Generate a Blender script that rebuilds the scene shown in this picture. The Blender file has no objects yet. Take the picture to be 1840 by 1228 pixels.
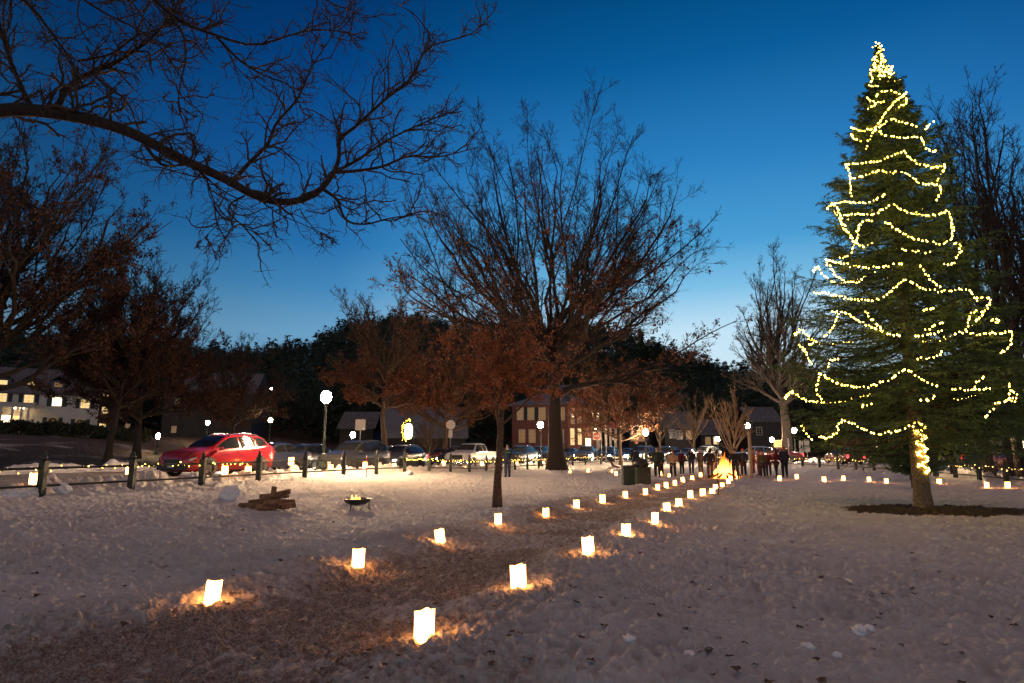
import bpy, bmesh, math, random
import numpy as np
from mathutils import Vector, Matrix
sc = bpy.context.scene
col = sc.collection
rnd = random.Random(7)
rng = np.random.default_rng(11)
PI = math.pi
R = math.radians

# ---------------------------------------------------------------- camera
CZ = 1.65
F_PX, CXP, CYP, HOR = 1150.0, 920.0, 614.0, 804.0
PITCH = math.atan((HOR - CYP) / F_PX)
cam_d = bpy.data.cameras.new('camera')
cam_d.sensor_width = 36.0
cam_d.lens = 36.0 * F_PX / 1840.0
cam_d.clip_end = 3000
cam_d.clip_start = 0.05
cam = bpy.data.objects.new('camera', cam_d)
cam.location = (0, 0, CZ)
cam.rotation_euler = (PI / 2 + PITCH, 0, 0)
col.objects.link(cam)
sc.camera = cam
sc.view_settings.view_transform = 'Standard'
sc.view_settings.look = 'None'
sc.view_settings.exposure = 0.0
sc.view_settings.gamma = 1.0
sc.cycles.max_bounces = 6
sc.cycles.diffuse_bounces = 3
sc.cycles.transparent_max_bounces = 12
sc.cycles.use_light_tree = True
sc.cycles.use_denoising = True
sc.cycles.sample_clamp_indirect = 3.0
sc.cycles.use_adaptive_sampling = True

# ---------------------------------------------------------------- dusk sky
world = bpy.data.worlds.new('World')
sc.world = world
world.use_nodes = True
nt = world.node_tree
nt.nodes.clear()
wo = nt.nodes.new('ShaderNodeOutputWorld')
bg = nt.nodes.new('ShaderNodeBackground')
tc = nt.nodes.new('ShaderNodeTexCoord')
sx = nt.nodes.new('ShaderNodeSeparateXYZ')
nt.links.new(tc.outputs['Generated'], sx.inputs[0])
def ramp(tree, stops, interp='LINEAR'):
    r = tree.nodes.new('ShaderNodeValToRGB')
    cr = r.color_ramp
    cr.interpolation = interp
    while len(cr.elements) < len(stops):
        cr.elements.new(0.5)
    for e, (p, c) in zip(cr.elements, stops):
        e.position = p
        e.color = (*c, 1) if len(c) == 3 else c
    return r
elev = ramp(nt, [(0.0, (.66, .80, .90)), (.09, (.62, .80, .90)), (.17, (.55, .78, .93)), (.235, (.21, .53, .80)),
                 (.30, (.07, .35, .67)), (.41, (.024, .215, .53)), (.53, (.003, .11, .33)), (.62, (.0002, .062, .20)),
                 (.72, (.03, .045, .10)), (.85, (.42, .275, .225)), (1.0, (.80, .54, .42))])
nt.links.new(sx.outputs['Z'], elev.inputs[0])
# horizontal direction towards the after-glow, which lies a little right of the view
glow_az = R(17)
hv = nt.nodes.new('ShaderNodeCombineXYZ')
nt.links.new(sx.outputs['X'], hv.inputs[0]); nt.links.new(sx.outputs['Y'], hv.inputs[1])
nm = nt.nodes.new('ShaderNodeVectorMath'); nm.operation = 'NORMALIZE'
nt.links.new(hv.outputs[0], nm.inputs[0])
dp = nt.nodes.new('ShaderNodeVectorMath'); dp.operation = 'DOT_PRODUCT'
nt.links.new(nm.outputs[0], dp.inputs[0]); dp.inputs[1].default_value = (math.sin(glow_az), math.cos(glow_az), 0)
mr = nt.nodes.new('ShaderNodeMapRange'); mr.inputs[1].default_value = -1; mr.inputs[2].default_value = 1
nt.links.new(dp.outputs['Value'], mr.inputs[0])
azr = ramp(nt, [(0, (1.20, .78, .60)), (.5, (1.0, .66, .53)), (.66, (.34, .26, .25)), (.80, (.16, .27, .36)), (.92, (.27, .46, .62)),
                (.975, (.80, .85, .90)), (1, (1, 1, 1))])
nt.links.new(mr.outputs[0], azr.inputs[0])
mx = nt.nodes.new('ShaderNodeMixRGB'); mx.blend_type = 'MULTIPLY'; mx.inputs[0].default_value = 1
nt.links.new(elev.outputs[0], mx.inputs[1]); nt.links.new(azr.outputs[0], mx.inputs[2])
# faint physical twilight on top of it
sky = nt.nodes.new('ShaderNodeTexSky'); sky.sky_type = 'NISHITA'; sky.sun_disc = False
sky.sun_elevation = R(-4); sky.sun_rotation = glow_az
ad = nt.nodes.new('ShaderNodeMixRGB'); ad.blend_type = 'ADD'; ad.inputs[0].default_value = .004
nt.links.new(mx.outputs[0], ad.inputs[1]); nt.links.new(sky.outputs[0], ad.inputs[2])
nt.links.new(ad.outputs[0], bg.inputs[0])
bg.inputs[1].default_value = 1.0
nt.links.new(bg.outputs[0], wo.inputs[0])

# ---------------------------------------------------------------- helpers
Fv = np.array([0, math.cos(PITCH), math.sin(PITCH)]); Uv = np.array([0, -math.sin(PITCH), math.cos(PITCH)])
def ray(px, py):
    return Fv + np.array([1., 0, 0]) * (px - CXP) / F_PX + Uv * (CYP - py) / F_PX
def at(px, py, Y):
    d = ray(px, py); return np.array([0, 0, CZ]) + d * (Y / d[1])
def flat(px, py, z=0.0):
    d = ray(px, py); return np.array([0, 0, CZ]) + d * ((z - CZ) / d[2])

def _hash(ix, iy, seed):
    n = (ix.astype(np.int64) * 374761393 + iy.astype(np.int64) * 668265263 + seed * 1442695041) & 0xffffffff
    n = ((n ^ (n >> 13)) * 1274126177) & 0xffffffff
    n = (n ^ (n >> 16)) & 0xffff
    return n / 65535.0
def vnoise(x, y, seed=0):
    xi = np.floor(x); yi = np.floor(y); fx = x - xi; fy = y - yi
    fx = fx * fx * (3 - 2 * fx); fy = fy * fy * (3 - 2 * fy)
    a = _hash(xi, yi, seed); b = _hash(xi + 1, yi, seed); c = _hash(xi, yi + 1, seed); d = _hash(xi + 1, yi + 1, seed)
    return (a * (1 - fx) + b * fx) * (1 - fy) + (c * (1 - fx) + d * fx) * fy - .5
def fbm(x, y, octs=4, seed=0, gain=.5):
    s = 0; a = 1
    for o in range(octs):
        s = s + a * vnoise(x * 2 ** o + 17.3 * o, y * 2 ** o - 9.1 * o, seed + o); a *= gain
    return s
def worley(x, y, seed=0):
    xi = np.floor(x); yi = np.floor(y); best = np.full(np.shape(x), 9.0)
    for dx in (-1, 0, 1):
        for dy in (-1, 0, 1):
            cx = xi + dx; cy = yi + dy
            px = cx + _hash(cx, cy, seed); py = cy + _hash(cx, cy, seed + 5)
            best = np.minimum(best, (px - x) ** 2 + (py - y) ** 2)
    return np.sqrt(best)
def sstep(a, b, x):
    t = np.clip((x - a) / (b - a), 0, 1); return t * t * (3 - 2 * t)

# fence loop round the green (closed polygon)
U_ = np.array([.376, .927]); P0 = np.array([-12.0, 16.7])
LOOP = [P0 - U_ * 45, P0, P0 + U_ * 38, P0 + U_ * 44 + (0.4, 0), (7.6, 61.5), (12, 64.2), (17.5, 64.2), (21.5, 61.5), (23.9, 56),
        (24.6, 48), (24.2, 39), (22.3, 30), (20.3, 22), (15, -22)]
LOOP = np.array([np.asarray(p, float) for p in LOOP])
def sdist(x, y):
    x = np.asarray(x, float); y = np.asarray(y, float)
    best = np.full(x.shape, 1e9); inside = np.zeros(x.shape, bool)
    n = len(LOOP)
    for i in range(n):
        ax, ay = LOOP[i]; bx, by = LOOP[(i + 1) % n]
        ex, ey = bx - ax, by - ay
        t = np.clip(((x - ax) * ex + (y - ay) * ey) / (ex * ex + ey * ey), 0, 1)
        best = np.minimum(best, (x - ax - t * ex) ** 2 + (y - ay - t * ey) ** 2)
        cond = ((ay > y) != (by > y))
        with np.errstate(divide='ignore', invalid='ignore'):
            xi = ax + (y - ay) * ex / (ey if ey else 1e-9)
        inside ^= cond & (x < xi)
    b = np.sqrt(best)
    return np.where(inside, b, -b)
PATHPX = [(-40, 1290), (250, 1235), (430, 1165), (560, 1115), (700, 1058), (830, 1005), (930, 968), (1050, 925), (1130, 903), (1200, 885),
          (1258, 868), (1300, 858)]
PATH = np.array([flat(*p)[:2] for p in PATHPX])
def pdist(x, y):
    best = np.full(np.shape(x), 1e9)
    for (ax, ay), (bx, by) in zip(PATH[:-1], PATH[1:]):
        ex, ey = bx - ax, by - ay
        t = np.clip(((x - ax) * ex + (y - ay) * ey) / (ex * ex + ey * ey), 0, 1)
        best = np.minimum(best, (x - ax - t * ex) ** 2 + (y - ay - t * ey) ** 2)
    return np.sqrt(best)
HILLPX = [-600, 0, 300, 430, 560, 620, 700, 800, 950, 1050, 1120, 1200, 1300, 1400, 1500, 1700, 1900, 2600]
HILLY = [700, 700, 700, 704, 678, 643, 628, 625, 620, 625, 640, 675, 712, 722, 735, 735, 735, 750]
def macro(x, y):
    """broad shape of the land"""
    d = sdist(x, y)
    A = .40 * (1 - sstep(29, 46, y)) * (1 - sstep(-4, 4, x))
    z = A * sstep(9, 0.5, d)
    z = z + .08 * sstep(0, -3, d)
    r = np.hypot(x, y)
    z = z + 3.0 * sstep(15, 62, -d) * sstep(18, 45, -x)
    azpx = CXP + F_PX * x / np.maximum(y, 1.0)
    hy = np.interp(azpx, HILLPX, HILLY)
    hh = (HOR - hy) / F_PX * 262
    z = z + np.where(y > 0, hh * sstep(118, 262, r) * sstep(0, 60, y), 0)
    return z
def height(x, y):
    x = np.asarray(x, float); y = np.asarray(y, float)
    d = sdist(x, y); pd = pdist(x, y) + .22 * vnoise(x * 1.1, y * 1.1, 3)
    z = macro(x, y)
    onlawn = sstep(-.5, .5, d)
    pm = sstep(1.15, .75, pd)                       # trodden path
    # ploughed bank just outside the fence
    bk = np.exp(-((d + 1.25) / .75) ** 2)
    ck = worley(x * 2.6 + .3 * vnoise(x * 6, y * 6, 3), y * 2.6 + .3 * vnoise(x * 6, y * 6, 4), 33)
    z = z + bk * (.20 + .34 * fbm(x * 1.3, y * 1.3, 4, 30) + .17 * sstep(.5, .15, ck)) + .1 * np.exp(-((d - .3) / .8) ** 2) * (.3 + fbm(x * 2.3, y * 2.3, 3, 35) * 2)
    bk2 = np.exp(-((d + 13.6) / .8) ** 2)
    z = z + bk2 * (.38 + .5 * fbm(x * 1.1, y * 1.1, 3, 40))
    street = sstep(-2.3, -2.7, d) * sstep(-12.9, -12.4, d)
    # trampled snow
    lump = .027 * fbm(x * 4.6, y * 4.6, 3, 1) * 2 + .05 * fbm(x * .8, y * .8, 2, 9)
    wp = x + .09 * vnoise(x * 5, y * 5, 61), y + .09 * vnoise(x * 5, y * 5, 62)
    w1 = worley(wp[0] * 5.6, wp[1] * 4.4, 4)
    pits = -.042 * sstep(.42, .12, w1) + .014 * sstep(.30, .48, w1) * sstep(.66, .5, w1)
    w2 = worley(wp[1] * 14 + 7, wp[0] * 14, 14)
    crumb = .018 * (sstep(.55, .1, w2))
    fine = .021 * fbm(x * 17, y * 17, 3, 21) * 2
    dens = .15 + 1.0 * sstep(-.3, .35, fbm(x * .5 + 4, y * .5, 3, 77) + .1)
    dens = dens + .6 * np.exp(-((pd - 2.2) / .8) ** 2)
    rough_ = lump * (.5 + .5 * dens) + (pits + crumb) * dens + fine
    soft = .034 * fbm(x * 6.5, y * 6.5, 4, 51) + fine * 1.3 + .012 * sstep(.5, .1, w2)
    z = z + onlawn * (rough_ * (1 - pm) + (soft - .075) * pm) + (1 - onlawn) * (1 - street) * (lump * 1.3 + fine * 1.6)
    z = z + onlawn * .10 * np.exp(-((pd - 1.75) / .5) ** 2) * (.8 + fbm(x * .9, y * .9, 2, 8) * 1.6)
    # soft shoulder of ploughed snow right of the path in the foreground
    z = z + .16 * np.exp(-(((x - 1.0) / 1.0) ** 2 + ((y - 6.3) / 1.5) ** 2))
    z = z - .02
    return z
SPR = (11.72, 18.75)
def hz(x, y):
    return float(height(np.array([x]), np.array([y]))[0])
def mz(x, y):
    return float(macro(np.array([x]), np.array([y]))[0])
def gpt(px, py):
    """ground point seen at a pixel"""
    z = 0.0
    for _ in range(6):
        p = flat(px, py, z); z = .5 * z + .5 * hz(p[0], p[1])
    return p[0], p[1], hz(p[0], p[1])
def onfence(px, d):
    """point on the line parallel to the left fence, d outside it, at picture column px"""
    n = np.array([.927, -.376]); k = (px - CXP) / F_PX
    b = P0 + n * d
    # b.x + U.x s = k (b.y + U.y s)
    s = (k * b[1] - b[0]) / (U_[0] - k * U_[1])
    return b + U_ * s

def link(o, parent=None):
    col.objects.link(o)
    if parent is not None: o.parent = parent
    return o
def meta(o, label=None, cat=None, group=None, kind=None):
    if label: o['label'] = label
    if cat: o['category'] = cat
    if group: o['group'] = group
    if kind: o['kind'] = kind
    return o
def thing(name, label, cat, loc=(0, 0, 0), rotz=0, group=None):
    o = bpy.data.objects.new(name, None); o.empty_display_size = .1
    o.location = loc; o.rotation_euler = (0, 0, rotz)
    link(o); return meta(o, label, cat, group)
def kids(o): return [c for c in bpy.data.objects if c.parent is o]
def dup(root, loc=None, rotz=None, label=None, group=None, scale=None):
    ch = {}
    for c in bpy.data.objects:
        if c.parent is not None: ch.setdefault(c.parent.name, []).append(c)
    def cp(o, par):
        c = o.copy(); col.objects.link(c); c.parent = par
        for k in ch.get(o.name, []): cp(k, c)
        return c
    r = cp(root, None)
    if loc is not None: r.location = loc
    if rotz is not None: r.rotation_euler = (0, 0, rotz)
    if scale is not None: r.scale = (scale,) * 3 if not hasattr(scale, '__len__') else scale
    if label: r['label'] = label
    if group: r['group'] = group
    return r
def npmesh(name, verts, quads=None, tris=None, mats=(), smooth=False, parent=None, fmat=None):
    me = bpy.data.meshes.new(name)
    verts = np.ascontiguousarray(verts, np.float32)
    nq = 0 if quads is None else len(quads); ntr = 0 if tris is None else len(tris)
    me.vertices.add(len(verts)); me.vertices.foreach_set('co', verts.ravel())
    loops = []
    if nq: loops.append(np.asarray(quads).ravel())
    if ntr: loops.append(np.asarray(tris).ravel())
    lp = np.concatenate(loops).astype(np.int32)
    me.loops.add(len(lp)); me.loops.foreach_set('vertex_index', lp)
    me.polygons.add(nq + ntr)
    st = np.concatenate([np.arange(nq) * 4, nq * 4 + np.arange(ntr) * 3]).astype(np.int32)
    me.polygons.foreach_set('loop_start', st)
    me.polygons.foreach_set('use_smooth', np.full(nq + ntr, smooth))
    for m in (mats if isinstance(mats, (list, tuple)) else [mats]): me.materials.append(m)
    if fmat is not None: me.polygons.foreach_set('material_index', np.asarray(fmat, np.int32))
    me.update(calc_edges=True); me.validate()
    o = bpy.data.objects.new(name, me)
    return link(o, parent)

class MB:
    """collects simple solids into one mesh"""
    def __init__(s): s.v = []; s.f = []
    def add(s, vs, fs):
        b = len(s.v); s.v += [tuple(map(float, p)) for p in vs]; s.f += [[b + i for i in f] for f in fs]; return s
    def box(s, c, size, M=None, taper=1.0):
        x, y, z = [a / 2 for a in size]; t = taper
        vs = [Vector(p) for p in [(-x, -y, -z), (x, -y, -z), (x, y, -z), (-x, y, -z), (-x * t, -y * t, z), (x * t, -y * t, z), (x * t, y * t, z), (-x * t, y * t, z)]]
        if M is not None: vs = [M @ p for p in vs]
        vs = [p + Vector(c) for p in vs]
        return s.add(vs, [(0, 3, 2, 1), (4, 5, 6, 7), (0, 1, 5, 4), (1, 2, 6, 5), (2, 3, 7, 6), (3, 0, 4, 7)])
    def tube(s, pts, rad, n=8, cap=True):
        pts = [Vector(p) for p in pts]
        rad = rad if hasattr(rad, '__len__') else [rad] * len(pts)
        b = len(s.v); up = None
        for i, p in enumerate(pts):
            t = (pts[min(i + 1, len(pts) - 1)] - pts[max(i - 1, 0)]).normalized()
            if up is None: up = Vector((0, 0, 1)) if abs(t.z) < .9 else Vector((1, 0, 0))
            u = t.cross(up).normalized(); w = u.cross(t); up = w
            for k in range(n):
                a = 2 * PI * k / n
                s.v.append(tuple(p + (u * math.cos(a) + w * math.sin(a)) * rad[i]))
        for i in range(len(pts) - 1):
            for k in range(n):
                s.f.append([b + i * n + k, b + i * n + (k + 1) % n, b + (i + 1) * n + (k + 1) % n, b + (i + 1) * n + k])
        if cap:
            s.f.append([b + k for k in range(n)][::-1]); e = b + (len(pts) - 1) * n; s.f.append([e + k for k in range(n)])
        return s
    def lathe(s, prof, n=16, c=(0, 0, 0)):
        b = len(s.v)
        for r, z in prof:
            for k in range(n):
                a = 2 * PI * k / n; s.v.append((c[0] + r * math.cos(a), c[1] + r * math.sin(a), c[2] + z))
        for i in range(len(prof) - 1):
            for k in range(n):
                s.f.append([b + i * n + k, b + i * n + (k + 1) % n, b + (i + 1) * n + (k + 1) % n, b + (i + 1) * n + k])
        s.f.append([b + k for k in range(n)][::-1]); e = b + (len(prof) - 1) * n; s.f.append([e + k for k in range(n)])
        return s
    def prism(s, poly, axis, lo, hi):
        """poly of 2-D points extruded along axis ('x','y','z')"""
        n = len(poly)
        def mk(p, h):
            return {'x': (h, p[0], p[1]), 'y': (p[0], h, p[1]), 'z': (p[0], p[1], h)}[axis]
        return s.add([mk(p, lo) for p in poly] + [mk(p, hi) for p in poly],
                     [list(range(n))[::-1], list(range(n, 2 * n))] + [[i, (i + 1) % n, n + (i + 1) % n, n + i] for i in range(n)])
    def build(s, name, mat, parent=None, smooth=False, bevel=0, label=None, kind=None):
        me = bpy.data.meshes.new(name); me.from_pydata(s.v, [], s.f)
        bm = bmesh.new(); bm.from_mesh(me); bmesh.ops.recalc_face_normals(bm, faces=bm.faces[:])
        if bevel: bmesh.ops.bevel(bm, geom=bm.edges[:], offset=bevel, segments=1, affect='EDGES')
        bm.to_mesh(me); bm.free()
        for m in (mat if isinstance(mat, (list, tuple)) else [mat]): me.materials.append(m)
        if smooth:
            for p in me.polygons: p.use_smooth = True
        o = bpy.data.objects.new(name, me); link(o, parent)
        if label: o['label'] = label
        if kind: o['kind'] = kind
        return o

_o1 = ['first', 'second', 'third', 'fourth', 'fifth', 'sixth', 'seventh', 'eighth', 'ninth', 'tenth', 'eleventh', 'twelfth', 'thirteenth', 'fourteenth', 'fifteenth', 'sixteenth', 'seventeenth', 'eighteenth', 'nineteenth']
def ordw(i):
    """i = 0 -> first"""
    n = i + 1
    if n < 20: return _o1[n - 1]
    t_ = {2: 'twent', 3: 'thirt', 4: 'fort', 5: 'fift', 6: 'sixt', 7: 'sevent'}[n // 10]
    return t_ + 'ieth' if n % 10 == 0 else t_ + 'y-' + _o1[n % 10 - 1]
# ---------------------------------------------------------------- materials
def mat(name, color, rough=.7, metal=0.0, var=.0, vscale=8.0, bump=0.0, bscale=30.0, emit=None, estr=0.0, color2=None, spec=.5, trans=0.0, coat=0.0):
    m = bpy.data.materials.new(name); m.use_nodes = True
    t = m.node_tree; b = t.nodes['Principled BSDF']
    b.inputs['Base Color'].default_value = (*color, 1); b.inputs['Roughness'].default_value = rough
    b.inputs['Metallic'].default_value = metal; b.inputs['Specular IOR Level'].default_value = spec
    if coat: b.inputs['Coat Weight'].default_value = coat
    if var or color2:
        co = t.nodes.new('ShaderNodeTexCoord')
        n = t.nodes.new('ShaderNodeTexNoise'); n.inputs['Scale'].default_value = vscale; n.inputs['Detail'].default_value = 5
        t.links.new(co.outputs['Object'], n.inputs['Vector'])
        c2 = color2 or tuple(min(1, c * (1 + var)) for c in color); c1 = color if color2 else tuple(c * (1 - var) for c in color)
        r = ramp(t, [(.35, c1), (.65, c2)])
        t.links.new(n.outputs['Fac'], r.inputs[0]); t.links.new(r.outputs[0], b.inputs['Base Color'])
    if bump:
        co = t.nodes.new('ShaderNodeTexCoord')
        n = t.nodes.new('ShaderNodeTexNoise'); n.inputs['Scale'].default_value = bscale; n.inputs['Detail'].default_value = 6
        t.links.new(co.outputs['Object'], n.inputs['Vector'])
        bp = t.nodes.new('ShaderNodeBump'); bp.inputs['Strength'].default_value = bump; bp.inputs['Distance'].default_value = .02
        t.links.new(n.outputs['Fac'], bp.inputs['Height']); t.links.new(bp.outputs[0], b.inputs['Normal'])
    if emit:
        b.inputs['Emission Color'].default_value = (*emit, 1); b.inputs['Emission Strength'].default_value = estr
    return m
M = {}
M['bark'] = mat('bark', (.10, .062, .040), .9, var=.5, vscale=12, bump=.6, bscale=25)
M['bark_dark'] = mat('bark_dark', (.030, .019, .014), .9, var=.45, vscale=14, bump=.6, bscale=30)
M['bark_grey'] = mat('bark_grey', (.055, .042, .036), .9, var=.4, vscale=10, bump=.6, bscale=20)
M['twig'] = mat('twig', (.07, .045, .035), .9, var=.3)
M['oak_leaf'] = mat('oak_leaf', (.11, .035, .014), .7, var=.5, vscale=3, color2=(.20, .07, .025))
M['orange_leaf'] = mat('orange_leaf', (.20, .065, .022), .7, vscale=4, color2=(.42, .15, .05))
M['oak_leaf_dark'] = mat('oak_leaf_dark', (.050, .020, .012), .8, vscale=2, color2=(.095, .034, .016))
M['oak_leaf_red'] = mat('oak_leaf_red', (.10, .026, .011), .7, var=.5, vscale=3, color2=(.17, .055, .02))
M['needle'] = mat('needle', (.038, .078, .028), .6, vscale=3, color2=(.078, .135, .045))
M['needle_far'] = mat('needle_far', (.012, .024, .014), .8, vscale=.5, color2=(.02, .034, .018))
M['black_metal'] = mat('black_metal', (.02, .022, .022), .45, var=.2)
M['green_metal'] = mat('green_metal', (.025, .04, .035), .5, var=.25)
M['fence_paint'] = mat('fence_paint', (.022, .030, .024), .55, var=.4, vscale=20, bump=.2)
M['steel'] = mat('steel', (.45, .45, .45), .4, metal=.9, var=.15)
M['glass_dark'] = mat('glass_dark', (.012, .014, .016), .06, spec=.8)
M['glass'] = mat('glass', (.02, .025, .03), .1, spec=.6)
M['tyre'] = mat('tyre', (.02, .02, .02), .85, var=.3, bump=.3)
M['rim'] = mat('rim', (.45, .45, .46), .3, metal=.9, var=.1)
M['chrome'] = mat('chrome', (.6, .6, .6), .15, metal=1)
M['plastic'] = mat('plastic', (.025, .025, .027), .6, var=.2)
M['headlight_on'] = mat('headlight_on', (.9, .9, .9), .2, emit=(1, .88, .66), estr=240)
M['headlight_off'] = mat('headlight_off', (.55, .55, .55), .15, metal=.3)
M['tail_on'] = mat('tail_on', (.5, .02, .02), .3, emit=(1, .03, .04), estr=14)
M['tail_off'] = mat('tail_off', (.3, .01, .01), .2)
M['amber'] = mat('amber', (.6, .22, .02), .3)
M['snow'] = mat('snow', (.78, .78, .80), .8, var=.06, vscale=3, bump=.5, bscale=18)
M['dirty_snow'] = mat('dirty_snow', (.60, .56, .52), .85, vscale=9, color2=(.80, .79, .79), bump=.9, bscale=14)
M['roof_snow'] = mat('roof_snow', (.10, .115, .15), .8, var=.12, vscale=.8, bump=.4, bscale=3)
M['wood'] = mat('wood', (.22, .12, .06), .8, var=.4, vscale=9, bump=.5)
M['wood_light'] = mat('wood_light', (.42, .28, .16), .7, var=.25, vscale=14, bump=.3)
M['bin'] = mat('bin', (.03, .045, .03), .6, var=.3, vscale=6)
M['bag_black'] = mat('bag_black', (.012, .012, .014), .35, bump=.8, bscale=9)
M['lamp_glass'] = mat('lamp_glass', (1, .9, .8), .3, emit=(1, .64, .34), estr=1000)
M['lamp_glass_white'] = mat('lamp_glass_white', (1, .9, .8), .3, emit=(1, .78, .55), estr=900)
M['lamp_glass_main'] = mat('lamp_glass_main', (1, .9, .8), .3, emit=(1, .62, .32), estr=2300)
M['lamp_glass_far'] = mat('lamp_glass_far', (1, .9, .8), .3, emit=(1, .8, .6), estr=30)
M['lamp_glass_small'] = mat('lamp_glass_small', (1, .9, .8), .3, emit=(1, .66, .36), estr=300)
M['bulb'] = mat('bulb', (1, .9, .6), .3, emit=(1, .60, .07), estr=42)
M['bulb_far'] = mat('bulb_far', (1, .9, .6), .3, emit=(1, .55, .12), estr=14)
M['cord'] = mat('cord', (.01, .02, .01), .7)
M['window_warm'] = mat('window_warm', (.5, .4, .2), .4, vscale=1.5, var=.2, emit=(1, .68, .28), estr=1.0)
M['window_bright'] = mat('window_bright', (.8, .6, .3), .4, emit=(1, .78, .42), estr=3.2)
M['window_dim'] = mat('window_dim', (.3, .2, .1), .4, emit=(1, .55, .2), estr=.14)
M['white_paint'] = mat('white_paint', (.50, .46, .44), .6, var=.06, vscale=3, bump=.1)
M['shutter'] = mat('shutter', (.02, .03, .028), .6)
M['grey_wall'] = mat('grey_wall', (.028, .026, .032), .8, var=.2, vscale=2)
M['dark_wall'] = mat('dark_wall', (.022, .018, .018), .8, var=.3, vscale=1)
M['slate'] = mat('slate', (.06, .07, .09), .7, var=.4, vscale=2)
M['hedge'] = mat('hedge', (.02, .03, .015), .8, var=.5, vscale=4)
def brick():
    m = mat('brick', (.28, .085, .06), .85); t = m.node_tree; b = t.nodes['Principled BSDF']
    co = t.nodes.new('ShaderNodeTexCoord'); br = t.nodes.new('ShaderNodeTexBrick'); mp = t.nodes.new('ShaderNodeMapping')
    t.links.new(co.outputs['Object'], mp.inputs[0]); mp.inputs['Rotation'].default_value = (PI / 2, 0, 0)
    t.links.new(mp.outputs[0], br.inputs['Vector']); br.inputs['Scale'].default_value = 3.5
    br.inputs['Color1'].default_value = (.19, .05, .035, 1); br.inputs['Color2'].default_value = (.14, .04, .03, 1); br.inputs['Mortar'].default_value = (.3, .24, .2, 1)
    br.inputs['Mortar Size'].default_value = .012
    t.links.new(br.outputs[0], b.inputs['Base Color']); return m
M['brick'] = brick()
def paper():
    """luminaria bag: thin white paper lit by the candle inside; sand in the foot"""
    m = mat('lit_paper', (.85, .80, .72), .8); t = m.node_tree; b = t.nodes['Principled BSDF']
    co = t.nodes.new('ShaderNodeTexCoord'); s = t.nodes.new('ShaderNodeSeparateXYZ'); t.links.new(co.outputs['Object'], s.inputs[0])
    r = ramp(t, [(.0, (.10, .042, .012)), (.10, (.25, .11, .035)), (.20, (.8, .27, .05)), (.5, (1.0, .37, .085)), (1, (.6, .20, .035))])
    mr_ = t.nodes.new('ShaderNodeMapRange'); mr_.inputs[2].default_value = .30
    n = t.nodes.new('ShaderNodeTexNoise'); n.inputs['Scale'].default_value = 9; t.links.new(co.outputs['Object'], n.inputs['Vector'])
    ma = t.nodes.new('ShaderNodeMath'); ma.operation = 'MULTIPLY_ADD'; ma.inputs[1].default_value = .05
    t.links.new(n.outputs['Fac'], ma.inputs[0]); t.links.new(s.outputs['Z'], ma.inputs[2])
    t.links.new(ma.outputs[0], mr_.inputs[0]); t.links.new(mr_.outputs[0], r.inputs[0])
    t.links.new(r.outputs[0], b.inputs['Emission Color']); b.inputs['Emission Strength'].default_value = 30
    return m
M['paper'] = paper()
M['candle'] = mat('candle', (.8, .75, .65), .5, emit=(1, .6, .25), estr=3)
M['sand'] = mat('sand', (.35, .25, .15), .9, bump=.3)
def flame():
    m = mat('flame', (.9, .4, .1), .8); t = m.node_tree; b = t.nodes['Principled BSDF']
    co = t.nodes.new('ShaderNodeTexCoord'); s = t.nodes.new('ShaderNodeSeparateXYZ'); t.links.new(co.outputs['Object'], s.inputs[0])
    mr_ = t.nodes.new('ShaderNodeMapRange'); mr_.inputs[2].default_value = 1.25
    t.links.new(s.outputs['Z'], mr_.inputs[0])
    r = ramp(t, [(0, (1, .36, .06)), (.35, (1, .40, .08)), (.7, (.40, .10, .01)), (1, (.16, .03, .002))])
    t.links.new(mr_.outputs[0], r.inputs[0]); t.links.new(r.outputs[0], b.inputs['Emission Color']); b.inputs['Emission Strength'].default_value = 7
    return m
M['flame'] = flame()
M['ember'] = mat('ember', (.2, .05, .02), .8, emit=(1, .25, .04), estr=6)

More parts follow.
